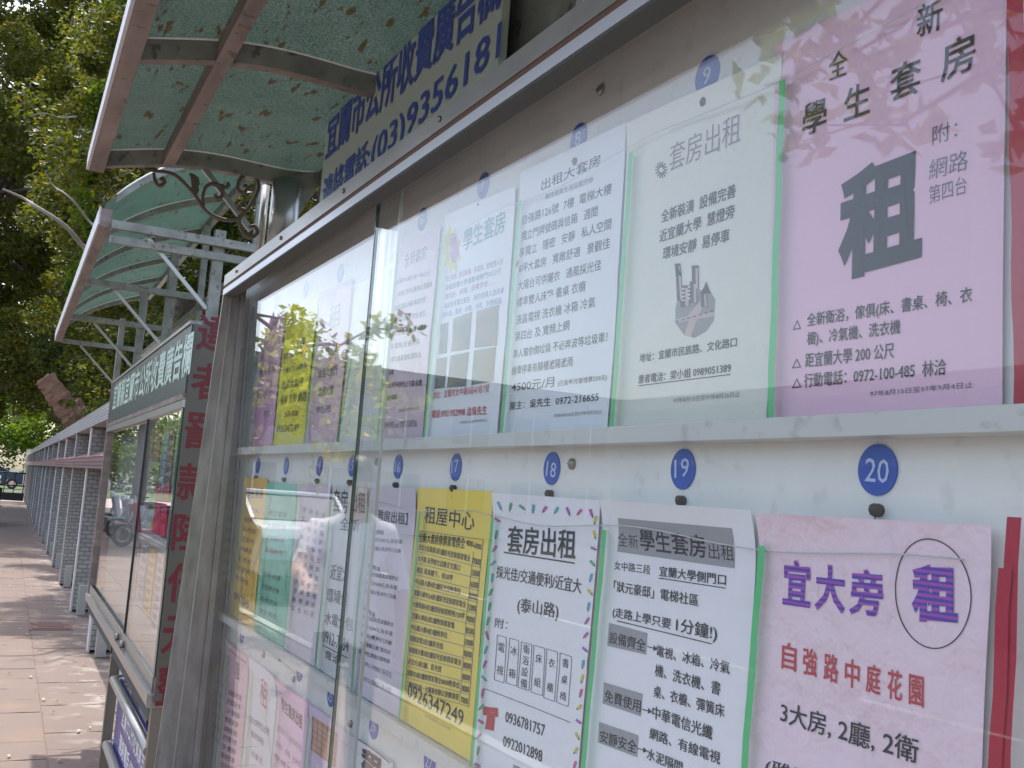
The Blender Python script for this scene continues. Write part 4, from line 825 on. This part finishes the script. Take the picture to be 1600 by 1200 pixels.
p2(235, 246, 850, 1.46, 1.26, (.78, .10, .22), 'bright red sheet standing on the ledge of the farther case', 2, M_red)
p2(247, 257, 850, 1.46, 1.26, (.76, .09, .20), 'bright red sheet nearer the end panel in the farther case', 2, M_red)
p2(224, 234, 960, 1.20, .93, (.74, .62, .16), 'yellow sheet below the ledge of the farther case', 7)
p2(236, 247, 980, 1.20, .90, (.66, .64, .72), 'white lilac sheet below the ledge of the farther case', 8)
p2(213, 222, 950, 1.20, .95, (.36, .54, .62), 'teal sheet below the ledge of the farther case', 6)
p2(201, 210, 930, 1.20, .95, (.66, .66, .68), 'white sheet left of the teal one in the farther case', 6)

# ================================================================== CANOPY 2
A2 = .57; c2 = (A2, 5.2, zt2)
cn2 = root('canopy', ST, c2, 'vaulted green canopy on square steel posts over the farther case', 'canopy')
E2 = .18; zE = EYE+4.81*E2; YC0, YC1 = 3.52, 7.03
barz = zE-.055; PY = [3.50, 4.66, 5.83, 7.0]
def rp2(Y, u, v): p = ST.on(1, Y, u, v); return (float(p[0]), float(p[2]))
vault = [rp2(4.66, *q) for q in [(150, 395), (165, 382), (200, 360), (240, 344), (270, 335), (310, 328), (350, 322)]]
x0v, z0v = E2+.01, zE-.02
V = smooth_prof(vault, 18); xe = A2+.13
# continue the vault back to the rear posts with a gentle fall
V = [(E2+.012+(x-V[0][0])*(xe-E2-.012)/(V[-1][0]-V[0][0]), zE-.012+(z-V[0][1])*1.0) for x, z in V]
b = MB(); b.box(E2, E2+.035, YC0, YC1, zE-.06, zE); b.build('eave_beam', M_ribu, cn2, c2)
b = MB(); b.box(E2-.006, E2-.0005, YC0, YC1, zE-.055, zE+.006); b.build('eave_strip', M_edgewhite, cn2, c2)
Vi = [p for p in V if p[0] > E2+.036]
for y in np.linspace(YC0+.012, YC1-.012, 6):
    ro = arc_rib(float(y), Vi, .028, .022, M_rib, M_rib, cn2, c2)
    b = MB(); b.tube([(x, float(y)-.013, z+.0295) for x, z in Vi], .003, 5); b.build('sealant_bead', M_bead, ro, c2)  # same pale bead, its colour imitating light along the rib
b = MB(); vs = []; ys = np.linspace(YC0, YC1, 10); n = len(V)
for y in ys:
    for x, z in V: vs.append((x, y, z+.031))
b.add(vs, [(j*n+i, j*n+i+1, (j+1)*n+i+1, (j+1)*n+i) for j in range(len(ys)-1) for i in range(n-1)], 0, True); b.build('roof_sheet', M_teal2, cn2, c2)
b = MB(); b.box(xe, xe+.025, YC0, YC1, V[-1][1]-.005, V[-1][1]+.03); b.build('back_beam', M_rib, cn2, c2)
for i, y in enumerate(PY):
    b = MB(); b.box(E2+.0355, xe+.0, y-.012, y+.012, barz-.012, barz+.016); b.build('cross_bar', M_rib, cn2, c2)
    b = MB(); b.box(A2-.018, A2+.018, y-.018+.03, y+.018+.03, zt2+.001, barz+.2 if i else barz+.05); b.box(A2-.035, A2+.035, y-.01, y+.07, zt2+.001, zt2+.012); b.build('post', M_rib, cn2, c2)
    b = MB(); b.box(xe-.016, xe+.012, y-.014+.03, y+.014+.03, zt2+.001, V[-1][1]-.006); b.build('rear_post', M_rib, cn2, c2)
    b = MB(); b.bar((.33, y+.03, barz-.012), (A2-.02, y+.03, barz-.23), .012, .012); b.build('strut', M_steel, cn2, c2)
b = MB(); b.box(E2+.0355, xe, YC0-.016, YC0+.008, barz-.058, barz-.032); b.build('cross_bar', M_rib, cn2, c2)
b = MB(); b.box(xe-.012, xe+.012, PY[0]+.05, PY[-1]-.05, barz-.05, barz-.025); b.build('rear_rail', M_rib, cn2, c2)

# ================================================================== BOUNDARY WALL
XW = .77; wo = (XW, 20, 0); YS = [6.5+2.58*k for k in range(19)]; FT = .40
wall = root('boundary_wall', ST, wo, 'long tiled boundary wall with projecting piers and a small brown tiled awning', 'wall')
ZT = 2.115
b = MB(); b.box(XW+.30, XW+.42, 5.2, 54, 0, ZT-.16); b.build('infill_wall', mat('infill', (.20, .20, .19), .9, noise=.5, nscale=4), wall, wo)
for k, y in enumerate(YS):
    b = MB(); b.box(XW+.004, XW+.298, y, y+FT, .02, ZT-.165); b.build('pier', M_tile, wall, wo)
    b = MB(); b.box(XW-.012, XW+.0035, y-.004, y+FT*.35, 0, ZT-.16); b.build('pier_edging', M_white if k % 3 else M_wallconc, wall, wo)
    b = MB(); b.box(XW+.03, XW+.11, y-.28+.05*math.sin(k*2.3), y-.22+.05*math.sin(k*2.3), 0, .26+.05*math.sin(k)); b.build('plinth_post', M_wallconc, wall, wo)
    b = MB(); b.box(XW+.22, XW+.298, y+FT+.01, y+2.575-.01, 0, .62); b.build('plinth_panel', M_white, wall, wo)
    b = MB(); b.box(XW-.03, XW+.42, y-.72, y+1.855, ZT-.155, ZT); b.build('coping_beam', M_beam, wall, wo)
    # awning bay: sloping top made of strips, fascia in front
    zb, zf = 1.515, 1.615
    bay = MB(); bay.box(XW-.05, XW-.03, y-.70, y+1.84, zb, zf); bo = bay.build('awning_fascia', M_awn, wall, wo)
    nt_ = 10 if k < 5 else 1
    for j in range(nt_):
        w_ = 2.54/nt_; ya = y-.70+j*w_; t = MB()
        t.prism([(XW-.048, zf+.001), (XW+.29, zf+.15), (XW+.29, zf+.165), (XW-.055, zf+.014)], 1, ya+.006, ya+w_-.006); t.build('awning_tile', M_awn, bo, wo)
    if k < 5:
        for j in range(2):
            r_ = MB(); r_.box(XW-.054, XW-.0505, y-.70, y+1.84, zb+.025+j*.035, zb+.033+j*.035); r_.build('fascia_groove', M_dark, bo, wo)
# far concrete end pier
b = MB(); b.box(XW-.02, XW+.42, YS[-1]+2.6, YS[-1]+3.3, 0, 2.3); tag(b.build('gate_pier', M_wallconc), 'pale concrete pier ending the boundary wall far down the street', 'pier')

# ================================================================== TREES
def leaves(name, centers, rad, per, size, M, parent=None, org=(0, 0, 0), flat=.75, seed=0, droop=.3):
    """leaf-sized folded blades round clump centres"""
    r = np.random.default_rng(seed); n = len(centers)*per; C = np.repeat(np.array(centers), per, 0); Rr = np.repeat(np.array(rad), per)
    d = r.normal(size=(n, 3)); d /= np.linalg.norm(d, axis=1, keepdims=True); d *= (r.uniform(.15, 1, n)**.5)[:, None]; d[:, 2] *= flat
    P = C+d*Rr[:, None]; s = size*r.uniform(.6, 1.35, n)
    a = r.normal(size=(n, 3)); a[:, 2] = a[:, 2]*.6-droop; a /= np.linalg.norm(a, axis=1, keepdims=True)
    up = r.normal(size=(n, 3))+np.array([0, 0, .8]); b_ = np.cross(a, up); b_ /= np.linalg.norm(b_, axis=1, keepdims=True)
    nn = np.cross(a, b_)
    w_ = .26*s
    V_ = np.stack([P-a*s[:, None]*.5, P+b_*w_[:, None]+nn*w_[:, None]*.35, P+a*s[:, None]*.5, P-b_*w_[:, None]+nn*w_[:, None]*.35], 1).reshape(-1, 3)-np.array(org)
    me = bpy.data.meshes.new(name); me.vertices.add(n*4); me.vertices.foreach_set('co', V_.ravel()); me.loops.add(n*4); me.polygons.add(n)
    me.loops.foreach_set('vertex_index', np.arange(n*4)); me.polygons.foreach_set('loop_start', np.arange(n)*4); me.polygons.foreach_set('loop_total', np.full(n, 4)); me.update()
    me.materials.append(M); return link(bpy.data.objects.new(name, me), parent)
def limb(b, a, c, r0, r1, seed, n=7, wob=.12, seg=8):
    r = np.random.default_rng(seed); a, c = np.array(a), np.array(c); P = [a+(c-a)*t+(r.normal(size=3)*wob*np.linalg.norm(c-a)*.4*math.sin(PI*t)) for t in np.linspace(0, 1, n)]
    b.tube([tuple(p) for p in P], [r0+(r1-r0)*t for t in np.linspace(0, 1, n)], seg); return P
def tree(label, base, h, crown, leaf, seed, lsize=.075, trunk_r=.16, nlimb=7, per=420, nclump=60, name='broadleaf_tree', bark=None, group='trees behind the boundary wall', lean=(0, 0)):
    r = np.random.default_rng(seed); org = tuple(base); rt = root(name, ST, org, label, 'tree', group); cx, cy, cz, rx, ry, rz = crown
    b = MB(); top = (base[0]+lean[0], base[1]+lean[1], base[2]+h); limb(b, base, top, trunk_r, trunk_r*.5, seed, 10, .06, 10); b.build('trunk', bark or M_bark, rt, org)
    cl, rd = [], []
    for k in range(nclump):
        d = r.normal(size=3); d /= np.linalg.norm(d); q = r.uniform(.35, 1)**.6; cl.append((cx+d[0]*rx*q, cy+d[1]*ry*q, cz+d[2]*rz*q)); rd.append(r.uniform(.35, .85)*min(rx, ry, rz)*.42)
    for k in range(nlimb):
        b = MB(); st = np.array(base)+(np.array(top)-np.array(base))*r.uniform(.55, 1); tgt = np.array(cl[k*(nclump//nlimb)]); P = limb(b, st, tgt, trunk_r*.45, .02, seed+k+5, 8, .25)
        for j in range(3): limb(b, P[3+j], np.array(cl[(k*7+j*3+1) % nclump]), .03, .008, seed+k*9+j, 5, .25, 5)
        b.build('branch', bark or M_bark, rt, org)
    co_ = leaves('crown', cl, rd, per, lsize, leaf, rt, org, seed=seed); return rt
G_ = 'trees behind the boundary wall'
tree('broad dark green tree rising behind the wall over the canopies', (3.0, 8.6, 0), 5.2, (2.7, 9.6, 5.6, 2.0, 3.0, 3.0), M_leaf1, 1, .075, .17, 7, 560, 70)
tree('tall dense tree leaning over the sidewalk at the upper left', (2.2, 14.0, 0), 6.0, (1.55, 14.5, 6.9, 1.75, 3.4, 3.3), M_leaf1, 2, .085, .2, 8, 620, 90, lean=(-.5, 0))
tree('dark leafy tree low behind the wall beyond the farther case', (2.6, 12.0, 0), 3.2, (2.9, 13.0, 3.9, 1.9, 2.6, 1.7), M_leaf2, 3, .075, .12, 6, 520, 60)
tree('shaded tree farther along the wall with yellowish leaves', (2.3, 20.5, 0), 5.6, (1.9, 21.0, 6.2, 2.1, 4.0, 3.6), M_leaf1, 4, .11, .2, 8, 520, 80)
tree('deep green tree behind the sawn trunk', (3.4, 25.0, 0), 5, (3.0, 26.0, 4.8, 2.8, 4.5, 3.0), M_leaf2, 5, .12, .2, 7, 500, 70)
tree('tall tree filling the sky at the upper left corner', (2.6, 30.0, 0), 9, (1.2, 31.0, 11.5, 3.4, 5.0, 5.2), M_leaf1, 6, .15, .28, 8, 560, 90)
tree('bright green tree hanging over the far end of the sidewalk', (2.5, 42.0, 0), 4.6, (1.0, 43.0, 5.6, 3.0, 6.0, 3.0), M_leaf3, 8, .17, .22, 7, 420, 60)
tree('dense tree standing behind the canopies close to the cases', (4.4, 6.4, 0), 4.6, (3.9, 7.2, 4.6, 1.9, 2.4, 2.6), M_leaf2, 9, .07, .14, 6, 560, 60)
tree('towering tree closing the view above the far end of the wall', (1.9, 37.0, 0), 8, (-.1, 38.0, 8.6, 3.0, 5.0, 6.0), M_leaf1, 16, .16, .28, 8, 520, 110)
tree('leafy tree with low crown over the street end', (-2.6, 33.0, 0), 8, (-1.3, 30.0, 10.6, 2.6, 4.5, 6.4), M_leaf1, 17, .14, .25, 8, 500, 120)
# hanging creeper on the leaning tree
cl, rd = [], []
for k in range(34):
    t = k/33; cl.append((.62+.10*math.sin(k*.7)-.12*t, 13.0+.1*math.cos(k), 8.0-4.3*t)); rd.append(.13+.05*math.sin(k*1.3))
o = leaves('creeper', cl, rd, 120, .06, M_leaf3, None, (0, 0, 0), 1.3, 77, .8); tag(o, 'bright green creeper hanging down in front of the leaning tree', 'creeper')
# pale bare branches
def branch_px(Y, pts, r0, r1, label):
    P = [tuple(float(c) for c in ST.on(1, Y, u, v)) for u, v in pts]; P = [(p[0], p[1]+.15*math.sin(i*1.9), p[2]) for i, p in enumerate(P)]; q = spl(P, 4); b = MB(); b.tube(q, [r0+(r1-r0)*i/(len(q)-1) for i in range(len(q))], 8)
    tag(b.build('bare_branch', M_barkl), label, 'branch', 'pale bare branches')
branch_px(11.0, [(190, 445), (135, 385), (100, 355), (55, 325), (38, 305), (5, 296)], .028, .010, 'thick pale branch reaching left from behind the farther canopy')
branch_px(10.8, [(160, 365), (140, 340), (118, 322), (100, 305), (85, 285), (70, 268)], .014, .005, 'thin pale branch above the thick one, left of the farther canopy')
branch_px(12.5, [(120, 182), (95, 178), (70, 181), (50, 183)], .011, .004, 'short pale twig in the foliage left of the near canopy')
# sawn trunk leaning over the wall
Yt = 20.0; P = [tuple(float(c) for c in ST.on(1, Yt, u, v)) for u, v in [(128, 668), (116, 650), (100, 632), (84, 610), (66, 592)]]
so_ = (P[0][0], Yt, 0); st = root('sawn_trunk', ST, so_, 'reddish brown sawn-off tree trunk leaning out above the wall', 'tree trunk')
q = spl([(P[0][0]+.35, Yt, 0), (P[0][0]+.2, Yt, 1.4)]+P, 9); b = MB(); rb = np.random.default_rng(5)
b.tube(q, [float(np.interp(i/(len(q)-1), [0, .4, .8, 1], [.30, .24, .19, .13]))*(1+.07*math.sin(i*1.3)*math.sin(i*.37)+rb.uniform(-.03, .03)) for i in range(len(q))], 18)
b.v = [(x+rb.uniform(-.022, .022), y+rb.uniform(-.022, .022), z+rb.uniform(-.02, .02)) for x, y, z in b.v]; b.build('trunk', M_stump, st, so_)
leaves('shoot', [(p[0]+.05, p[1]-.15, p[2]) for p in P[:3]], [.22, .2, .16], 70, .09, M_leaf3, st, so_, seed=31)
q = [tuple(float(c) for c in ST.on(1, Yt, u, v)) for u, v in [(98, 628), (88, 606), (80, 584)]]; b = MB(); b.tube(q, [.12, .09, .07], 10); b.build('cut_limb', M_stump, st, so_)
q = [tuple(float(c) for c in ST.on(1, Yt, u, v)) for u, v in [(124, 655), (126, 640), (124, 622)]]; b = MB(); b.tube(q, [.09, .07, .05], 8); b.build('cut_limb', M_stump, st, so_)

# far wood beyond the crossing, one mass
cl, rd = [], []
for k in range(230):
    cl.append((rng.uniform(-16, 20), rng.uniform(92, 112), rng.uniform(.3, 12))); rd.append(rng.uniform(1.4, 3))
tag(leaves('far_wood', cl, rd, 260, .45, M_leaf3, None, (0, 0, 0), .8, 5), 'mass of green trees beyond the crossing', 'trees', kind='stuff')
# hedge-like growth on top of the wall
cl, rd = [], []
for k in range(60): cl.append((rng.uniform(1.25, 2.2), rng.uniform(8, 44), rng.uniform(1.9, 2.6))); rd.append(rng.uniform(.2, .45))
tag(leaves('shrub_growth', cl, rd, 260, .08, M_leaf1, None, (0, 0, 0), .8, 6), 'shrubs growing along the back of the wall', 'shrubs', kind='stuff')

# ================================================================== FAR STREET END
bo = (.1, 46.8, 0); br = root('barrier', ST, bo, 'black tubular barrier across the far end of the sidewalk', 'barrier')
b = MB(); b.box(-1.9, .72, 46.7, 46.9, .0, .33); b.build('base', M_black, br, bo)
for z in (1.15, .62):
    b = MB(); b.tube([(-1.9, 46.8, z), (.72, 46.8, z)], .03, 8); b.build('rail', M_black, br, bo)
for k in range(8):
    b = MB(); b.tube([(-1.85+k*.36, 46.8, .33), (-1.85+k*.36, 46.8, 1.15)], .02, 6); b.build('bar', M_black, br, bo)
def car(loc, yaw, col, label, van=False, group='vehicles parked along the street'):
    r_ = link(bpy.data.objects.new('parked_van' if van else 'parked_car', None)); r_.location = loc; r_.rotation_euler.z = yaw; tag(r_, label, 'van' if van else 'car', group)
    Mb = mat('car_paint', col, .25, .1); Mg = mat('car_glass', (.03, .04, .05), .08)
    H_ = 1.95 if van else 1.42
    body = [(-2.15, .35), (-2.15, .85), (-2.0, 1.0), (-1.1, 1.05), (2.05, 1.02), (2.15, .8), (2.15, .35)] if not van else [(-2.3, .35), (-2.3, 1.05), (-1.75, 1.2), (2.3, 1.2), (2.3, .35)]
    cab = [(-1.15, 1.05), (-.45, H_), (1.25, H_), (1.85, 1.02)] if not van else [(-1.85, 1.2), (-1.25, H_), (2.28, H_), (2.3, 1.2)]
    b = MB(); b.prism([(y, z) for y, z in body], 0, -.83, .83); b.build('body', Mb, r_, bevel=.05)
    b = MB(); b.prism([(y, z) for y, z in cab], 0, -.72, .72); b.build('cabin', Mg, r_, bevel=.04)
    b = MB(); b.prism([(cab[1][0]-.03, H_+.001), (cab[2][0]+.03, H_+.001), (cab[2][0], H_+.05), (cab[1][0], H_+.05)], 0, -.70, .70); b.build('roof', Mb, r_, bevel=.015)
    for t in ((cab[0], cab[1]), (cab[3], cab[2]), ((.35, 1.03), (.35, H_))):
        for s_ in (-1, 1):
            b = MB(); b.bar((s_*.725, t[0][0], t[0][1]), (s_*.725, t[1][0], t[1][1]), .05, .07); b.build('pillar', Mb, r_)
    for y in (-1.35, 1.35):
        for s_ in (-1, 1):
            b = MB(); b.tube([(s_*.86, y, .32), (s_*.64, y, .32)], .32, 20); wh = b.build('wheel', M_rubber, r_)
            b = MB(); b.tube([(s_*.865, y, .32), (s_*.85, y, .32)], .2, 14); b.build('rim', M_chrome, wh)
    for s_ in (-1, 1):
        b = MB(); b.box(s_*.62-.14, s_*.62+.14, -2.2 if not van else -2.34, -2.14 if not van else -2.29, .68, .84); b.build('headlight', M_bead, r_)
        b = MB(); b.box(s_*.62-.12, s_*.62+.12, 2.14 if not van else 2.29, 2.19 if not van else 2.34, .68, .86); b.build('tail_light', M_red, r_)
    for z in ((.55), ):
        b = MB(); b.box(-.84, .84, -2.24 if not van else -2.38, -2.16 if not van else -2.31, .36, .56); b.build('bumper', M_chrome, r_)
    return r_
car((-1.0, 72, -.06), PI/2, (.03, .05, .09), 'dark blue car parked beyond the black barrier')
car((-2.5, 66, -.06), PI/2, (.55, .55, .57), 'silver car in front of the dark blue one beyond the barrier')
car((5, 74, -.06), PI/2, (.5, .5, .5), 'light grey car behind the far end of the wall')

def scooter(loc, yaw, col, label):
    r_ = link(bpy.data.objects.new('scooter', None)); r_.location = loc; r_.rotation_euler.z = yaw; tag(r_, label, 'scooter', 'scooters parked by the street')
    Mb = mat('scooter_paint', col, .25)
    for y in (-.62, .62):
        b = MB(); n = 24; q = [(0, y+.2*math.cos(t), .24+.2*math.sin(t)) for t in np.linspace(0, 2*PI, n+1)]; b.tube(q, .045, 8, cap=False); wh = b.build('wheel', M_rubber, r_)
        b = MB(); b.tube([(-.03, y, .24), (.03, y, .24)], .13, 14); b.build('rim', M_chrome, wh)
    b = MB(); b.prism([(-.25, .28), (.3, .24), (.42, .42), (.82, .5), (.86, .66), (.1, .70), (-.02, .36), (-.30, .36)], 0, -.14, .14); b.build('body', Mb, r_, bevel=.03)
    b = MB(); b.prism([(-.38, .30), (-.28, .30), (-.40, .92), (-.52, .90)], 0, -.17, .17); b.build('leg_shield', Mb, r_, bevel=.03)
    b = MB(); b.prism([(.05, .70), (.80, .68), (.84, .76), (.5, .80), (.08, .77)], 0, -.13, .13); b.build('seat', M_rubber, r_, bevel=.025)
    b = MB(); b.tube([(0, -.6, .26), (0, -.48, .6), (0, -.42, 1.0)], .022, 8); b.build('steering_column', M_chrome, r_)
    b = MB(); b.tube([(-.33, -.30, 1.02), (-.15, -.42, 1.0), (.15, -.42, 1.0), (.33, -.30, 1.02)], .016, 8); b.build('handlebar', M_black, r_)
    for s_ in (-1, 1):
        b = MB(); b.tube([(s_*.22, -.40, 1.0), (s_*.30, -.44, 1.16)], .007, 6); b.prism([(s_*.30-.05, 1.13), (s_*.30+.05, 1.13), (s_*.30+.05, 1.2), (s_*.30-.05, 1.2)], 1, -.46, -.445); b.build('mirror', M_chrome, r_)
    b = MB(); b.box(-.07, .07, -.56, -.50, .86, .97); b.build('headlight', M_bead, r_, bevel=.01)
    b = MB(); b.box(-.12, .12, -.80, -.44, .455, .475); b.build('front_mudguard', Mb, r_, bevel=.008)
    return r_
scooter((-.34, 28.2, 0), .25, (.03, .03, .05), 'black scooter cut by the left picture edge far down the sidewalk')
scooter((-1.9, 24.5, 0), 1.3, (.45, .46, .5), 'silver scooter by the kerb mirrored in the farther case')
scooter((-1.8, 22.0, 0), 1.25, (.45, .03, .04), 'red scooter by the kerb mirrored in the farther case')
scooter((-1.9, 27.0, 0), 1.4, (.55, .55, .55), 'white scooter behind the silver one by the kerb')

# ================================================================== ACROSS THE STREET (seen mirrored in the glass)
car((-3.3, 21.5, -.09), .03, (.72, .72, .72), 'white van parked at the kerb, mirrored in the near case', True)
car((-3.6, 15.6, -.09), .0, (.70, .71, .73), 'white car parked in front of the van, mirrored in the near case')
ho = (-14.5, 36, 0); hs = root('shop_building', ST, ho, 'pale low building with flat grey roof across the end of the road', 'building')
M_bw = mat('facade', (.40, .38, .37), .8, noise=.3, nscale=.8); M_win = mat('window_dark', (.05, .06, .07), .15)
b = MB(); b.box(-24, -6.6, 35, 44, -.1, 5.6); b.build('wall', M_bw, hs, ho)
b = MB(); b.box(-24.4, -6.2, 34.5, 44.4, 5.6, 6.0); b.build('roof', mat('roof_grey', (.22, .21, .21), .8), hs, ho)
for i in range(6):
    for z0 in (.9, 3.5):
        b = MB(); b.box(-23+i*2.8, -21.4+i*2.8, 34.96, 34.995, z0, z0+1.3); wn = b.build('window', M_win, hs, ho)
        b = MB(); b.box(-22.24+i*2.8, -22.16+i*2.8, 34.93, 34.958, z0, z0+1.3); b.build('frame', M_white, wn, ho)
ho = (-13.5, 10, 0); hs = root('row_house', ST, ho, 'grey rendered shop house across the road from the near case', 'building')
b = MB(); b.box(-21, -13, 3.5, 20, -.1, 3.7); b.build('wall', M_bw, hs, ho)
b = MB(); b.box(-21.2, -12.4, 3.2, 20.3, 3.7, 3.95); b.build('roof', mat('roof_metal', (.30, .32, .31), .5), hs, ho)
for i in range(5):
    b = MB(); b.box(-12.999, -12.96, 4.3+i*3.1, 6.5+i*3.1, 0, 2.5); wn = b.build('shutter', mat('shutter', (.34, .36, .38), .5), hs, ho)
    b = MB(); b.box(-12.958, -12.93, 4.2+i*3.1, 6.6+i*3.1, 2.5, 2.62); b.build('lintel', M_white, wn, ho)
# roadside tree whose loose yellow-green sprays show in the glass
ty = (-2.0, 11.8, 0); rt = root('street_tree', ST, ty, 'slender roadside tree with yellow-green leaf sprays opposite the cases', 'tree', 'roadside trees')
b = MB(); limb(b, ty, (-2.1, 11.4, 3.4), .09, .05, 3, 8, .06, 10); b.build('trunk', M_bark, rt, ty)
cl, rd = [], []; r3 = np.random.default_rng(8)
for k in range(16):
    e = np.array([-1.9+r3.uniform(-1, .5), 9.6+r3.uniform(-1.6, 1.5), 2.35+r3.uniform(-.7, 1.0)]); b = MB(); P = limb(b, (-2.1, 11.4, 2.7+.04*k), e, .025, .005, k+40, 7, .25, 5); b.build('branch', M_bark, rt, ty)
    for p in P[3:]: cl.append(tuple(p)); rd.append(.2)
leaves('crown', cl, rd, 26, .11, M_leafy, rt, ty, seed=4, droop=.7)
ty = (-2.1, .8, 0); rt = root('street_tree', ST, ty, 'roadside tree with drooping olive leaves opposite the giant 租 poster', 'tree', 'roadside trees')
b = MB(); limb(b, ty, (-2.0, 1.0, 3.6), .08, .05, 13, 8, .05, 10); b.build('trunk', M_bark, rt, ty)
cl, rd = [], []
for k in range(14):
    e = np.array([-1.8+r3.uniform(-.7, .5), 2.85+r3.uniform(-.45, .8), 3.5+r3.uniform(-.45, 1.0)]); b = MB(); P = limb(b, (-2.0, 1.0, 3.1+.03*k), e, .022, .004, k+80, 7, .25, 5); b.build('branch', M_bark, rt, ty)
    for p in P[3:]: cl.append(tuple(p)); rd.append(.16)
leaves('crown', cl, rd, 12, .12, M_leafy, rt, ty, seed=14, droop=.7)

# passer-by in white shirt on the sidewalk, mirrored in the near case
def person(loc, yaw):
    J = {'pel': (0, 0, .92), 'sp': (0, .01, 1.12), 'ch': (0, 0, 1.32), 'nk': (0, -.01, 1.46), 'hd': (0, -.03, 1.56), 'ht': (0, -.02, 1.68),
         'ls': (-.17, 0, 1.38), 'le': (-.25, -.02, 1.12), 'lw': (-.24, -.16, .92), 'lh': (-.235, -.22, .86), 'rs': (.17, 0, 1.38), 're': (.27, -.14, 1.20), 'rw': (.26, -.38, 1.18), 'rh': (.26, -.45, 1.17),
         'lhp': (-.09, 0, .88), 'lk': (-.10, -.02, .50), 'la': (-.10, .02, .09), 'lf': (-.11, -.13, .04), 'rhp': (.09, 0, .88), 'rk': (.11, -.03, .50), 'ra': (.11, .03, .09), 'rf': (.12, -.12, .04)}
    Rd = dict(pel=(.15, .11), sp=(.14, .10), ch=(.16, .11), nk=(.055, .055), hd=(.075, .09), ht=(.06, .075), ls=.06, le=.043, lw=.03, lh=.032, rs=.06, re=.043, rw=.03, rh=.032, lhp=.09, lk=.06, la=.042, lf=.035, rhp=.09, rk=.06, ra=.042, rf=.035)
    E_ = [('pel', 'sp'), ('sp', 'ch'), ('ch', 'nk'), ('nk', 'hd'), ('hd', 'ht'), ('ch', 'ls'), ('ls', 'le'), ('le', 'lw'), ('lw', 'lh'), ('ch', 'rs'), ('rs', 're'), ('re', 'rw'), ('rw', 'rh'), ('pel', 'lhp'), ('lhp', 'lk'), ('lk', 'la'), ('la', 'lf'), ('pel', 'rhp'), ('rhp', 'rk'), ('rk', 'ra'), ('ra', 'rf')]
    for h, s_ in (('lh', -1), ('rh', 1)):
        w = np.array(J[h]); dv = np.array(J[h])-np.array(J[h[0]+'w']); dv /= np.linalg.norm(dv)
        for f in range(4):
            for q in range(2): J[f'{h}{f}{q}'] = tuple(w+dv*(.03+.032*(q+1)*(1-.12*abs(f-1.5)))+np.array([(f-1.5)*.02, 0, -.012*q])); Rd[f'{h}{f}{q}'] = .0095
            E_ += [(h, f'{h}{f}0'), (f'{h}{f}0', f'{h}{f}1')]
        J[h+'t'] = tuple(w+dv*.02+np.array([-s_*.04, 0, .01])); Rd[h+'t'] = .011; E_.append((h, h+'t'))
    r_ = link(bpy.data.objects.new('person', None)); r_.location = loc; r_.scale = (.95,)*3; r_.rotation_euler.z = yaw; tag(r_, 'person in white shirt and dark trousers reaching forward, mirrored in the near case', 'person')
    ks = list(J); me = bpy.data.meshes.new('body'); me.from_pydata([J[k] for k in ks], [(ks.index(a), ks.index(b)) for a, b in E_], []); o = link(bpy.data.objects.new('body', me), r_)
    md = o.modifiers.new('skin', 'SKIN'); sv = me.skin_vertices[0].data
    for i, k in enumerate(ks): q = Rd[k]; sv[i].radius = q if isinstance(q, tuple) else (q, q); sv[i].use_root = (k == 'pel')
    o.modifiers.new('sub', 'SUBSURF').levels = 1; o.modifiers['sub'].render_levels = 1
    dg = bpy.context.evaluated_depsgraph_get(); m2 = bpy.data.meshes.new_from_object(o.evaluated_get(dg)); o.modifiers.clear(); o.data = m2
    m2.materials.clear(); m2.materials.append(mat('skin', (.45, .28, .2), .6)); m2.materials.append(mat('shirt_white', (.78, .77, .76), .8)); m2.materials.append(mat('trousers', (.05, .055, .08), .8)); m2.materials.append(M_rubber)
    for p in m2.polygons:
        z = p.center.z; x = abs(p.center.x); arm = x > .2 and z > .8
        p.use_smooth = True; p.material_index = 0 if (z > 1.44 or (arm and (z < 1.14 or p.center.y < -.12))) else (1 if z > .9 else (2 if z > .09 else 3))
    hb = MB(); vs, fs = [], []
    for j in range(7):
        th = PI*.52*j/6
        for k in range(14): a = 2*PI*k/14; vs.append((.092*math.sin(th)*math.cos(a), .01+.108*math.sin(th)*math.sin(a), 1.62+.115*math.cos(th)))
    fs = [(j*14+k, j*14+(k+1) % 14, (j+1)*14+(k+1) % 14, (j+1)*14+k) for j in range(6) for k in range(14)]
    hb.add(vs, fs, 0, True); hb.build('hair', mat('hair', (.015, .012, .01), .5), r_)
    fb = MB(); fb.tube([(0, -.115, 1.58), (0, -.14, 1.555), (0, -.118, 1.548)], [.008, .014, .01], 8); fb.build('nose', m2.materials[0], r_)
    for s_ in (-1, 1): eb = MB(); eb.tube([(s_*.032, -.108, 1.585), (s_*.032, -.118, 1.585)], .009, 8); eb.build('eye', M_black, r_)
    mb_ = MB(); mb_.box(-.022, .022, -.118, -.108, 1.515, 1.522); mb_.build('mouth', mat('lips', (.3, .1, .1), .5), r_)
person((-.62, 4.2, 0), .2)
# remove the helper used to outline glyphs
bpy.data.objects.remove(_fo)
